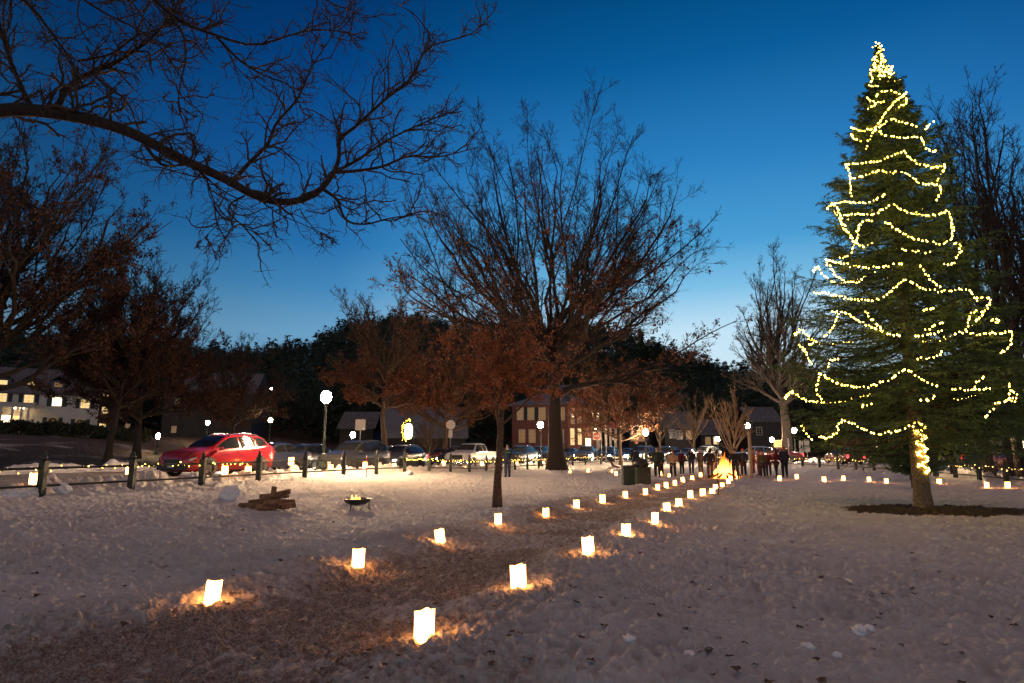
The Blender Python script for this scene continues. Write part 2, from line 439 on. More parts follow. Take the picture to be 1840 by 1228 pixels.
def ground_material():
    m = bpy.data.materials.new('trampled_snow'); m.use_nodes = True
    t = m.node_tree; b = t.nodes['Principled BSDF']; b.inputs['Roughness'].default_value = .75; b.inputs['Specular IOR Level'].default_value = .35
    at_ = t.nodes.new('ShaderNodeAttribute'); at_.attribute_name = 'dirt'
    a2 = t.nodes.new('ShaderNodeAttribute'); a2.attribute_name = 'mulch_dark_ground'
    co = t.nodes.new('ShaderNodeTexCoord')
    def noise(scale, det=5, rough=.6):
        n = t.nodes.new('ShaderNodeTexNoise'); n.inputs['Scale'].default_value = scale; n.inputs['Detail'].default_value = det
        n.inputs['Roughness'].default_value = rough; t.links.new(co.outputs['Object'], n.inputs['Vector']); return n
    n1 = noise(9, 6, .7); n2 = noise(45, 4, .7); n3 = noise(1.2, 4)
    # clean snow, a little uneven and grubby
    cs = ramp(t, [(.3, (.66, .64, .64)), (.6, (.80, .80, .81))]); t.links.new(n3.outputs['Fac'], cs.inputs[0])
    dc = ramp(t, [(.32, (.13, .098, .078)), (.50, (.33, .265, .225)), (.62, (.60, .53, .48))]); t.links.new(n2.outputs['Fac'], dc.inputs[0])
    def math_(op, a, bb):
        x = t.nodes.new('ShaderNodeMath'); x.operation = op
        for i, v in enumerate((a, bb)):
            if isinstance(v, (int, float)): x.inputs[i].default_value = v
            else: t.links.new(v, x.inputs[i])
        x.use_clamp = False
        return x.outputs[0]
    brk = math_('MULTIPLY', math_('SUBTRACT', n1.outputs['Fac'], .5), 2.6)
    fac = math_('ADD', at_.outputs['Fac'], math_('MULTIPLY', brk, math_('MINIMUM', math_('MULTIPLY', at_.outputs['Fac'], 2.2), 1.0)))
    fr = ramp(t, [(.12, (0, 0, 0)), (.62, (1, 1, 1))]); t.links.new(fac, fr.inputs[0]); fr.color_ramp.elements[1].position = .78
    mixa = t.nodes.new('ShaderNodeMixRGB'); t.links.new(fr.outputs[0], mixa.inputs[0]); t.links.new(cs.outputs[0], mixa.inputs[1]); t.links.new(dc.outputs[0], mixa.inputs[2])
    mc = ramp(t, [(.3, (.03, .02, .012)), (.7, (.085, .055, .03))]); t.links.new(n2.outputs['Fac'], mc.inputs[0])
    mf = math_('ADD', a2.outputs['Fac'], math_('MULTIPLY', math_('SUBTRACT', n1.outputs['Fac'], .5), .5))
    mfr = ramp(t, [(.36, (0, 0, 0)), (.66, (1, 1, 1))]); t.links.new(mf, mfr.inputs[0])
    mixb = t.nodes.new('ShaderNodeMixRGB'); t.links.new(mfr.outputs[0], mixb.inputs[0]); t.links.new(mixa.outputs[0], mixb.inputs[1]); t.links.new(mc.outputs[0], mixb.inputs[2])
    t.links.new(mixb.outputs[0], b.inputs['Base Color'])
    nb = noise(28, 8, .75); bp = t.nodes.new('ShaderNodeBump'); bp.inputs['Strength'].default_value = 1.0; bp.inputs['Distance'].default_value = .06
    t.links.new(nb.outputs['Fac'], bp.inputs['Height'])
    nb2 = noise(110, 3, .7); bp2 = t.nodes.new('ShaderNodeBump'); bp2.inputs['Strength'].default_value = .9; bp2.inputs['Distance'].default_value = .014
    t.links.new(nb2.outputs['Fac'], bp2.inputs['Height']); t.links.new(bp.outputs[0], bp2.inputs['Normal']); t.links.new(bp2.outputs[0], b.inputs['Normal'])
    return m
M['ground'] = ground_material()
def road_material():
    m = mat('salted_road', (.10, .09, .085), .55, vscale=1.3, color2=(.30, .27, .24), bump=.4, bscale=20); return m
M['road'] = road_material()

# ---------------------------------------------------------------- ground
def build_ground():
    ang = np.concatenate([np.linspace(-180, -62, 40, endpoint=False), np.linspace(-62, -41.5, 50, endpoint=False), np.linspace(-41.5, 41.5, 820, endpoint=False),
                          np.linspace(41.5, 62, 50, endpoint=False), np.linspace(62, 180, 40, endpoint=False)])
    rad = np.concatenate([np.linspace(.6, 3.2, 14, endpoint=False), np.geomspace(3.2, 22, 520, endpoint=False), np.geomspace(22, 75, 240, endpoint=False), np.geomspace(75, 700, 90)])
    A, Rr = np.meshgrid(np.radians(ang), rad)
    X = Rr * np.sin(A); Y = Rr * np.cos(A)
    Z = height(X.ravel(), Y.ravel())
    V = np.stack([X.ravel(), Y.ravel(), Z], 1)
    V = np.vstack([V, [[0, 0, hz(0, 0)]]])
    nr, na = A.shape
    i = np.arange(nr - 1)[:, None] * na; j = np.arange(na)[None]; j2 = (j + 1) % na
    q = np.stack([i + j, i + j2, i + na + j2, i + na + j], -1).reshape(-1, 4)[:, ::-1]
    c = len(V) - 1
    tr = np.stack([np.full(na, c), (np.arange(na) + 1) % na, np.arange(na)], 1)[:, ::-1]
    o = npmesh('ground', V, q, tr, M['ground'], True)
    x, y = V[:, 0], V[:, 1]
    pd = pdist(x, y); d = sdist(x, y)
    near = 1 + .3 * sstep(9, 5, y)
    dirt = sstep(1.75, .75, pd / near + .35 * fbm(x * .9, y * .9, 3, 90)) * (.42 + .42 * sstep(-.3, .2, fbm(x * 1.1, y * 1.1, 3, 92)))
    dirt = np.maximum(dirt, .36 * sstep(2.6, 1.2, pd / near + .5 * vnoise(x, y, 95)))
    fx, fy = FIRE[:2]
    dirt = np.maximum(dirt, .75 * np.exp(-((x - fx) ** 2 / 14 + (y - fy) ** 2 / 8)))
    dirt = np.maximum(dirt, .30 * np.exp(-((d + 1.3) / 1.2) ** 2))
    dirt = np.maximum(dirt, .6 * sstep(70, 100, np.hypot(x, y)))
    e = np.hypot((x - SPR[0] + .2) / 2.5, (y - SPR[1] + 1.0) / 1.55) + .12 * vnoise(x * 2, y * 2, 99)
    mul_dark = sstep(1.25, .8, e)
    mul_dark = np.maximum(mul_dark, .95 * sstep(105, 140, np.hypot(x, y)))
    mul_dark = np.maximum(mul_dark, .95 * sstep(-14.6, -17, d + 2 * vnoise(x * .3, y * .3, 44)) * (.8 + .5 * vnoise(x * .5, y * .5, 45)))  # ground beyond the outer street bank darkened in patches, not mulch
    for nm_, arr in (('dirt', dirt), ('mulch_dark_ground', mul_dark)):
        a = o.data.attributes.new(nm_, 'FLOAT', 'POINT'); a.data.foreach_set('value', arr.astype(np.float32))
    meta(o, 'wide snow-covered green trampled full of footprints, with a brown trodden path', 'ground', kind='structure')
    # street ring round the green
    pts = []
    def off(dist):
        n = len(LOOP); out = []
        for k in range(n):
            a, b_, c_ = LOOP[k - 1], LOOP[k], LOOP[(k + 1) % n]
            t1 = (b_ - a) / np.linalg.norm(b_ - a); t2 = (c_ - b_) / np.linalg.norm(c_ - b_)
            n1 = np.array([-t1[1], t1[0]]); n2 = np.array([-t2[1], t2[0]])
            w = n1 + n2; w /= np.linalg.norm(w); out.append(b_ + w * dist / max(.5, w @ n1))
        return np.array(out)
    lines = [off(k) for k in np.linspace(2.55, 12.55, 9)]
    V = []; 
    for L in lines:
        row = []
        for k in range(len(L) - 1):
            m_ = max(2, int(np.linalg.norm(LOOP[k + 1] - LOOP[k]) / 1.5))
            row += [L[k] + (L[k + 1] - L[k]) * t for t in np.arange(m_) / m_]
        row.append(L[-1]); V.append(row)
    V = np.array(V); nl, nk = V.shape[:2]
    flatv = V.reshape(-1, 2)
    z = macro(flatv[:, 0], flatv[:, 1]) + .03
    ii = np.arange(nl - 1)[:, None] * nk; jj = np.arange(nk - 1)[None]
    q = np.stack([ii + jj, ii + jj + 1, ii + nk + jj + 1, ii + nk + jj], -1).reshape(-1, 4)
    s = npmesh('street', np.column_stack([flatv, z]), q, None, M['road'], True)
    meta(s, 'wet salted street running round the green', 'street', kind='structure')
FIRE = gpt(1303, 858) if False else (0, 0, 0)
_f = flat(1303, 857); FIRE = (float(_f[0]), float(_f[1]), 0.0)
build_ground()
FIRE = (FIRE[0], FIRE[1], hz(FIRE[0], FIRE[1]))

# ---------------------------------------------------------------- luminarias
def make_luminaria():
    t = thing('paper_lantern', 'x', 'paper lantern')
    m = MB(); w, d, h = .085, .055, .29
    # folded paper bag: walls with slight creases and a ragged top edge
    prof = [(-w, -d), (0, -d * 1.05), (w, -d), (w * .96, 0), (w, d), (0, d * 1.05), (-w, d), (-w * .96, 0)]
    zs = [0, .05, .16, h]; sc_ = [.97, 1.0, .99, 1.02]
    b = 0; vs = []; fs = []
    for z, s_ in zip(zs, sc_):
        for k, (x, y) in enumerate(prof):
            zz = z + (.006 * ((k * 7) % 5 - 2) if z == h else 0); vs.append((x * s_, y * s_, zz))
    for i in range(3):
        for k in range(8): fs.append([i * 8 + k, i * 8 + (k + 1) % 8, i * 8 + 8 + (k + 1) % 8, i * 8 + 8 + k])
    fs.append(list(range(8))[::-1]); m.add(vs, fs)
    o = m.build('paper_bag', M['paper'], t)
    sd = MB().box((0, 0, .022), (w * 1.85, d * 1.85, .03)); sd.build('sand', M['sand'], t)
    MB().lathe([(.018, .037), (.018, .10), (.004, .105), (.002, .125)], 8).build('candle', M['candle'], t)
    return t
LUM = make_luminaria()
LUM_PX = [  # x, base y, tilt(deg), turn
 (379, 1086, 5, 25), (643, 1019, 2, 30), (792, 976, -9, 35), (895, 946, 0, 20), (981, 930, 0, 10), (1036, 914, 0, 40), (1083, 905, -2, 15),
 (1124, 895, 0, 30), (1160, 889, 0, 20), (1182, 881, 0, 0), (1197, 877, 0, 25), (1213, 873, 0, 15), (1228, 868, -14, 20), (1244, 862, 0, 0), (1259, 858, 0, 30),
 (762, 1148, 0, 50), (932, 1058, -3, 30), (1058, 996, -4, 25), (1125, 964, 2, 20), (1177, 941, 2, 45), (1199, 919, -5, 20), (1220, 910, 0, 10),
 (1241, 902, -2, 35), (1263, 891, 0, 20), (1280, 886, 0, 0), (1286, 880, 0, 20), (1298, 874, 0, 30), (1309, 870, 0, 10), (1313, 863, 0, 20), (1326, 861, 0, 0),
 (1401, 863, 0, 20), (1432, 862, 0, 10), (1481, 865, 0, 0), (1516, 864, 0, 30), (1562, 867, 0, 20), (1593, 868, 0, 10), (1688, 870, 0, 0), (1773, 877, 6, 20),
 (1811, 876, 0, 0), (1057, 849, 0, 10), (1099, 849, 0, 0), (1107, 854, 0, 10), (1187, 855, 0, 0), (1203, 857, 0, 10), (1024, 850, 0, 0)]
def lum_label(i, px, py):
    if i == 0: return 'big glowing paper lantern left of the path, nearest of the left row'
    if i < 5: return ['second lantern of the left row, orange pool of light on the snow', 'leaning lantern of the left row before the young tree trunk', 'lantern right below the slim trunk of the young leafy tree', 'left row lantern on a low snow mound right of the young tree'][i - 1]
    if i < 12: return '%s lantern of the left row along the path, counting from the camera' % ordw(i)
    if i == 12: return 'sharply tilted little lantern near the far end of the left row'
    if i < 15: return ['first lantern beyond the sharply tilted one on the left row', 'farthest left row lantern, by the onlookers near the bonfire'][i - 13]
    if i == 15: return 'nearest lantern of all, tall glowing bag on the right edge of the path'
    if i < 30: return 'right row lantern of the path, %s from the front' % ['second', 'third', 'fourth', 'fifth', 'sixth', 'seventh', 'eighth', 'ninth', 'tenth', 'eleventh', 'twelfth', 'thirteenth', 'fourteenth', 'last'][i - 16]
    if i < 39: return '%s lantern of the side row leading right towards the big lit spruce' % ['first', 'second', 'third', 'fourth', 'fifth', 'sixth', 'seventh', 'eighth', 'ninth'][i - 30]
    return ['single lantern on the far snow between oak and stroller', 'lantern close behind the stroller wheels', 'lantern just in front of the stroller', 'lantern at the feet of the man in the long dark coat', 'lantern by the boots of the tan jacketed person', 'lantern at the foot of the oak by the leaning stakes'][i - 39]
for i, (px, py, tl, tr) in enumerate(LUM_PX):
    x, y, z = gpt(px, py)
    o = LUM if i == 0 else dup(LUM)
    o.location = (x, y, z - .012); o.rotation_euler = (R(rnd.uniform(-2, 2)), R(tl), R(tr + rnd.uniform(-8, 8)))
    s_ = rnd.uniform(.95, 1.06)
    s_ *= .85 if y < 13 else .78
    o.scale = (s_, s_, s_)
    meta(o, lum_label(i, px, py), None, 'paper lanterns lighting the snow')

# lanterns along the street side of the left fence
FN = lambda n: P0 + U_ * 2.5 * n
for k, px in enumerate([79, 246, 414, 455, 530, 600, 661, 712, 799, 836, 867, 928, 975, 1003]):
    b = onfence(px, -1.35 - (.3 if k < 2 else .0))
    o = dup(LUM, (b[0], b[1], hz(b[0], b[1]) - .01), R(rnd.uniform(-20, 20)), 'lantern on the snowbank behind the fence, %s from the left' % ['first', 'second', 'third', 'fourth', 'fifth', 'sixth', 'seventh', 'eighth', 'ninth', 'tenth', 'eleventh', 'twelfth', 'thirteenth', 'fourteenth'][k], 'paper lanterns lighting the snow', 1.05)

# ---------------------------------------------------------------- fence
def post_mb(x, y, z, h=1.12):
    m = MB(); w = .155
    m.box((x, y, z + (h - .28) / 2 - .15), (w, w, h - .28 + .3))
    m.box((x, y, z + h - .265), (w + .05, w + .05, .03))
    m.lathe([(.045, h - .25), (.075, h - .20), (.08, h - .17), (.05, h - .13), (.055, h - .11), (.03, h - .04), (.006, h)], 8, (x, y, z))
    return m
def fence_path():
    pts = [P0 + U_ * 2.5 * n for n in range(-7, 12)]
    # rest of the loop, evenly spaced
    poly = [pts[-1]] + [p for p in LOOP[2:13]]
    acc = []; carry = 2.5
    for a, b in zip(poly[:-1], poly[1:]):
        L = np.linalg.norm(b - a); s = carry
        while s <= L:
            acc.append(a + (b - a) * s / L); s += 2.5
        carry = s - L
    return pts + acc
FP = fence_path()
fence = thing('park_fence', 'dark green rail fence with pointed posts running round the snowy green', 'fence')
fz = [hz(*p) for p in FP]
for k in range(len(FP)):   # smooth the footing
    pass
for k, p in enumerate(FP):
    post_mb(p[0], p[1], mz(*p) + .02).build('post', M['fence_paint'], fence)
for k in range(len(FP) - 1):
    if k in (14, 31): continue          # gaps where people walk in
    a, b = FP[k], FP[k + 1]; za, zb = mz(*a) + .02, mz(*b) + .02
    m = MB()
    for hh, r_ in ((.70, .034), (.26, .030)):
        m.tube([(a[0], a[1], za + hh), (b[0], b[1], zb + hh)], r_, 6)
    m.build('rail', M['fence_paint'], fence)

def octa(pts, r):
    """little bulbs: one octahedron per point"""
    pts = np.asarray(pts, float); n = len(pts)
    o = np.array([(1, 0, 0), (-1, 0, 0), (0, 1, 0), (0, -1, 0), (0, 0, 1.3), (0, 0, -1.1)]) * 1.0
    rr = np.asarray(r, float) * np.ones(n)
    V = pts[:, None] + o[None] * rr[:, None, None]
    f = np.array([(0, 2, 4), (2, 1, 4), (1, 3, 4), (3, 0, 4), (2, 0, 5), (1, 2, 5), (3, 1, 5), (0, 3, 5)])
    T = f[None] + (np.arange(n) * 6)[:, None, None]
    return V.reshape(-1, 3), T.reshape(-1, 3)
def light_string(pts, label, spacing=.12, r=.02, bm='bulb', jit=.02, group=None, bright=1):
    pts = np.asarray(pts, float)
    seg = np.linalg.norm(np.diff(pts, axis=0), axis=1); cum = np.concatenate([[0], np.cumsum(seg)])
    s = np.arange(0, cum[-1], spacing)
    s = s + rng.uniform(-.25, .25, len(s)) * spacing
    B = np.stack([np.interp(s, cum, pts[:, i]) for i in range(3)], 1) + rng.normal(0, jit, (len(s), 3))
    t = thing('light_string', label, 'string lights', tuple(pts[0]), 0, group)
    MB().tube([tuple(p - pts[0]) for p in pts], .006, 3).build('cord', M['cord'], t)
    V, T = octa(B - pts[0], r * rng.uniform(.7, 1.25, len(B)))
    o = npmesh('bulbs', V, None, T, M[bm], False, t); o['kind'] = 'stuff'
    return t
ordn = ['first', 'second', 'third', 'fourth', 'fifth', 'sixth', 'seventh', 'eighth', 'ninth', 'tenth', 'eleventh', 'twelfth', 'thirteenth', 'fourteenth', 'fifteenth', 'sixteenth', 'seventeenth', 'eighteenth', 'nineteenth', 'twentieth']
def rail_lights(k0, k1, label, sp=.15, bm='bulb', r=.014):
    pts = []
    for k in range(k0, k1):
        a, b = FP[k], FP[k + 1]
        za, zb = mz(*a) + .72, mz(*b) + .72
        for t_ in np.linspace(0, 1, 14)[:-1]:
            q = a + (b - a) * t_; n_ = (-(b - a)[1], (b - a)[0]); n_ = np.array(n_) / np.linalg.norm(n_)
            q = q + n_ * .045 * math.sin(t_ * 40); pts.append((q[0], q[1], za + (zb - za) * t_ + .05 * math.cos(t_ * 37) - .01))
    light_string(pts, label, sp, r, bm, .025, 'string lights wound on the fence rail')
for k0, k1, lb in [(4, 8, 'yellow string lights along the nearest rail of the left fence'), (8, 10, 'yellow string lights on the rail before the red car'),
                   (14, 17, 'yellow string lights on the rail before the white pickup'), (17, 20, 'string lights on the rail behind the young leafy tree')]:
    rail_lights(k0, k1, lb)
nf = len(FP)
for k0 in range(20, nf - 1, 5):
    k1 = min(k0 + 5, nf - 1)
    rail_lights(k0, k1, 'warm string lights on the far fence rail, %s stretch after the oak' % ordn[(k0 - 20) // 5], .22, 'bulb_far', .022)

# ---------------------------------------------------------------- street lamps
def street_lamp(px, py_globe, Y, label, white=False, z=None, gr=.235, gm='lamp_glass'):
    g = at(px, py_globe, Y); x = g[0]; z0 = hz(x, Y) if z is None else z
    h = g[2] - z0
    t = thing('street_lamp', label, 'street lamp', (x, Y, z0), 0, 'globe street lamps')
    pm = M['green_metal']
    MB().lathe([(.24, -.1), (.24, .06), (.19, .10), (.20, .22), (.13, .34), (.10, .50), (.085, .62)], 12).build('base', pm, t, True)
    MB().lathe([(.075, .6), (.062, 1.2), (.07, 1.24), (.058, 1.28), (.048, h - .42), (.07, h - .38), (.05, h - .34)], 12).build('pole', pm, t, True)
    MB().lathe([(.05, h - .35), (.11, h - .28), (.12, h - .21), (.10, h - .2)], 12).build('collar', pm, t, True)
    r_ = gr
    MB().lathe([(.10, h - .20), (r_ * .86, h - .10), (r_, h + .03), (r_ * .93, h + .16), (r_ * .7, h + .26), (.08, h + .31)], 16).build('globe', M['lamp_glass_white' if white else gm], t, True)
    cp = MB().lathe([(.10, h + .305), (.10, h + .335), (.03, h + .37), (.02, h + .42), (.004, h + .46)], 10).build('cap', pm, t, True)
    return t
street_lamp(586, 716, 29.0, 'street lamp with glowing round globe just inside the fence, left of the dark grey wagon', gm='lamp_glass_main')
street_lamp(971, 765, 53.5, 'street lamp close to the left of the great oak trunk')
street_lamp(1160, 779, 60.0, 'street lamp behind the onlookers, right of the brick inn')
street_lamp(1289, 790, 72.0, 'low street lamp behind the bonfire, left of the tall wooden pole')
street_lamp(1343, 766, 66.0, 'tall white street lamp right behind the wooden pole', True)
street_lamp(1387, 791, 80.0, 'small street lamp beside the long yellow lit notice board')
street_lamp(1427, 775, 70.0, 'white street lamp between the two women and the great spruce', True)
street_lamp(1757, 769, 35.5, 'street lamp behind the lower right boughs of the spruce')
street_lamp(1620, 787, 78.0, 'distant street lamp seen just left of the spruce trunk')
street_lamp(487, 700, 108.0, 'far white lamp on the dark hillside left of the big street lamp', False, gr=.2, gm='lamp_glass_far')
street_lamp(486, 756, 75.0, 'small street lamp across the street above the red car', gm='lamp_glass_small')
street_lamp(634, 783, 60.0, 'little yellow globe lamp behind the roof of the dark wagon', gm='lamp_glass_small')
street_lamp(373, 761, 80.0, 'tiny round street lamp left of the red car roof', gm='lamp_glass_small')
street_lamp(284, 785, 62.0, 'low globe lamp across the street before the row of trees', gr=.18, gm='lamp_glass_small')

# ---------------------------------------------------------------- trees
def nrm(v): return v / np.maximum(np.linalg.norm(v, axis=-1, keepdims=True), 1e-9)
def tubes(P, Rr, n):
    N, k, _ = P.shape
    T = np.empty_like(P); T[:, 1:-1] = P[:, 2:] - P[:, :-2]; T[:, 0] = P[:, 1] - P[:, 0]; T[:, -1] = P[:, -1] - P[:, -2]; T = nrm(T)
    mean = nrm(P[:, -1] - P[:, 0]); ref = np.where(np.abs(mean[:, 2:3]) < .8, np.array([[0, 0, 1.]]), np.array([[1., 0, 0]]))[:, None]
    u = nrm(np.cross(T, ref)); w = np.cross(u, T)
    a = np.arange(n) * 2 * PI / n
    V = P[:, :, None] + Rr[:, :, None, None] * (np.cos(a)[None, None, :, None] * u[:, :, None] + np.sin(a)[None, None, :, None] * w[:, :, None])
    base = (np.arange(N) * k * n)[:, None, None]; i = (np.arange(k - 1) * n)[None, :, None]; j = np.arange(n)[None, None]
    q = np.stack([base + i + j, base + i + (j + 1) % n, base + i + n + (j + 1) % n, base + i + n + j], -1)
    return V.reshape(-1, 3), q.reshape(-1, 4)
def walk(o, d, L, r0, r1, k, trop, wig, g):
    """grow N polylines: origins, directions, lengths"""
    N = len(o); P = np.empty((N, k, 3)); P[:, 0] = o; d = nrm(d)
    for i in range(1, k):
        d = nrm(d + g.normal(0, wig, (N, 3)) + np.asarray(trop) / (k - 1))
        P[:, i] = P[:, i - 1] + d * (L / (k - 1))[:, None]
    s = np.linspace(0, 1, k)[None]
    return P, r0[:, None] * (1 - s) + r1[:, None] * s
def spawn(P, Rr, nc, t0, t1, ang, lenf, rf, k, trop, wig, g, rmin=.004, up=0.0):
    N, kk, _ = P.shape
    t = np.sort(g.uniform(t0, t1, (N, nc)), 1) * (kk - 1)
    i = np.minimum(t.astype(int), kk - 2); f = (t - i)[..., None]
    a = np.take_along_axis(P, i[..., None], 1); b = np.take_along_axis(P, (i + 1)[..., None], 1)
    o = a + (b - a) * f; tg = nrm(b - a)
    rad = np.take_along_axis(Rr, i, 1) * (1 - f[..., 0]) + np.take_along_axis(Rr, i + 1, 1) * f[..., 0]
    ph = g.uniform(0, 2 * PI) + np.arange(nc)[None] * 2.4 + g.uniform(0, 6.28, (N, 1)) + g.normal(0, .4, (N, nc))
    ref = nrm(np.cross(tg, g.normal(0, 1, 3) + np.array([.1, .2, .3]))); bi = np.cross(tg, ref)
    perp = ref * np.cos(ph)[..., None] + bi * np.sin(ph)[..., None]
    perp = nrm(perp + np.array([0, 0, up]))
    th = np.radians(g.normal(ang[0], ang[1], (N, nc)))[..., None]
    d = tg * np.cos(th) + perp * np.sin(th)
    PL = np.linalg.norm(np.diff(P, axis=1), axis=2).sum(1)[:, None]
    L = lenf(t / (kk - 1), PL) * g.uniform(.7, 1.2, (N, nc))
    r0 = np.maximum(rad * rf, rmin); r1 = np.maximum(r0 * .3, rmin * .7)
    return walk(o.reshape(-1, 3), d.reshape(-1, 3), L.ravel(), r0.ravel(), r1.ravel(), k, trop, wig, g)
def join(parts):
    Vs = []; Qs = []; b = 0
    for V, Q in parts: Vs.append(V); Qs.append(Q + b); b += len(V)
    return np.vstack(Vs), np.vstack(Qs)
def leaf_cards(C, size, g):
    """curled three-cornered dry leaves, two triangles each"""
    n = len(C); a = nrm(g.normal(0, 1, (n, 3)) + np.array([0, 0, -.9])); b = nrm(np.cross(a, g.normal(0, 1, (n, 3)))); c = np.cross(a, b)
    s = (size * g.uniform(.6, 1.4, n))[:, None]
    V = np.stack([C, C + a * s * .45 + b * s * .35 + c * s * .12, C + a * s * 1.05, C + a * s * .5 - b * s * .33 + c * s * .15], 1)
    base = (np.arange(n) * 4)[:, None]
    T = np.concatenate([base + [0, 1, 2], base + [0, 2, 3]], 0)
    return V.reshape(-1, 3), T
def ptree(name, label, x, y, seed, H, trunk_r, spec, barkm='bark', leafm=None, leafn=0, leaf_size=.1, leaf_zone=(0, 1), lean=(0, 0), fork=.3, group=None, z=None, cat='tree', spec_w=None):
    g = np.random.default_rng(seed); z = hz(x, y) - .1 if z is None else z
    t = thing(name, label, cat, (x, y, z), 0, group)
    k = 9; tl = H * spec.get('trunk', .75)
    P, Rr = walk(np.zeros((1, 3)), np.array([[lean[0], lean[1], 1.]]), np.array([tl]), np.array([trunk_r]), np.array([trunk_r * spec.get('taper', .25)]), k, (0, 0, spec.get('ttrop', .3)), spec.get('twig0', .04), g)
    Rr[:, 0] *= 1.35; Rr = np.maximum(Rr, .01)
    lv = [(P, Rr, 10)]
    dm = spec.get('dome')
    if dm:
        n_, zs0, zs1, cz, rx, rz, e0, e1, rr0 = dm; k_ = 12
        az = np.arange(n_) * 2.39996 + g.uniform(0, .5, n_); se = np.sort(g.uniform(math.sin(R(e0)), math.sin(R(e1)), n_)); el = np.arcsin(se)
        q = g.uniform(.90, 1.02, n_)
        tgt = np.stack([rx * q * np.cos(el) * np.cos(az), rx * q * np.cos(el) * np.sin(az), cz + rz * q * np.sin(el)], 1)
        f_ = (se - se[0]) / max(1e-6, se[-1] - se[0]); z0_ = (zs0 + (zs1 - zs0) * np.clip(f_ * 1.1 + g.normal(0, .12, n_), 0, 1)) * 1.0
        tz = P[0, :, 2]; st = np.stack([np.interp(z0_, tz, P[0, :, 0]), np.interp(z0_, tz, P[0, :, 1]), z0_], 1)
        hd = tgt - st; L_ = np.linalg.norm(hd, axis=1)[:, None]; up_ = np.array([[0, 0, 1.]]); ho = hd * np.array([[1, 1, 0]])
        c1_ = st + ho * .44 + up_ * L_ * .16; c2_ = tgt - ho * .20 - up_ * L_ * (.22 * f_[:, None] ** .5 + .03) ; u = np.linspace(0, 1, k_)[None, :, None]
        P1 = (1 - u) ** 3 * st[:, None] + 3 * (1 - u) ** 2 * u * c1_[:, None] + 3 * (1 - u) * u ** 2 * c2_[:, None] + u ** 3 * tgt[:, None]
        w_ = np.cumsum(g.normal(0, .012, P1.shape), 1); w_ -= u * w_[:, -1:]; P1 = P1 + w_ * L_[:, None] * 1.3
        r0_ = trunk_r * rr0 * g.uniform(.7, 1.15, n_)[:, None]; R1 = np.maximum(r0_ * (1 - np.linspace(0, 1, k_)[None]) ** .8, .018)
        # a fork low on each limb gives the crown its second storey of limbs
        P1b, R1b = spawn(P1, R1, 2, .18, .5, (24, 6), lambda tt, PL: PL * .72, .62, 10, (0, 0, .55), .07, g, up=.2)
        lv += [(P1, R1, 7), (P1b, R1b, 6)]
        ks = 10; i_ = np.linspace(0, k_ - 1, ks).round().astype(int); cur = (np.concatenate([P1[:, i_], P1b]), np.concatenate([R1[:, i_], R1b]))
    A = spec['limbs']
    if not dm: P1, R1 = spawn(P, Rr, A['n'], A['t0'], A['t1'], A['ang'], lambda tt, PL: H * A['len'] * (1 - A.get('fall', .5) * tt), A.get('rf', .45), A.get('k', 9), (0, 0, A.get('trop', .6)), A.get('wig', .09), g, up=A.get('up', .2))
    if not dm: lv.append((P1, R1, 7)); cur = (P1, R1)
    for L in spec['levels']:
        P2, R2 = spawn(cur[0], cur[1], L['n'], L.get('t0', .15), L.get('t1', .98), L.get('ang', (38, 12)), lambda tt, PL: PL * L['len'] * (1 - .45 * tt), L.get('rf', .55), L.get('k', 5), (0, 0, L.get('trop', .25)), L.get('wig', .12), g, rmin=L.get('rmin', .006), up=L.get('up', .1))
        lv.append((P2, R2, L.get('sides', 3))); cur = (P2, R2)
    allp = lv[-1][0].reshape(-1, 3); W = spec_w
    sz_ = 1.0 if dm else H / max(1, np.quantile(allp[:, 2], .9995)); sh_ = (W / np.quantile(np.hypot(allp[:, 0], allp[:, 1]), .975)) if (W and not dm) else 1.0
    for a_ in lv: a_[0][..., 2] *= sz_; a_[0][..., :2] *= sh_
    V, Q = join([tubes(*lv[0][:3])]); npmesh('trunk', V, Q, None, M[barkm], True, t)
    V, Q = join([tubes(*l) for l in lv[1:]])
    npmesh('crown', V, Q, None, M[barkm], True, t)
    if leafm:
        pts = cur[0]; zt = pts[:, -1, 2] / H
        w = np.clip(1 - np.abs((zt - leaf_zone[0])) / leaf_zone[1], .02, 1) ** 1.5
        idx = g.choice(len(pts), leafn // 4, p=w / w.sum()); c0 = pts[idx, g.integers(1, pts.shape[1], len(idx))]
        C = np.repeat(c0, 4, 0) + g.normal(0, leaf_size * .7, (len(c0) * 4, 3))
        V, T = leaf_cards(C, leaf_size, g); npmesh('leaves', V, None, T, M[leafm], False, t)
    return t
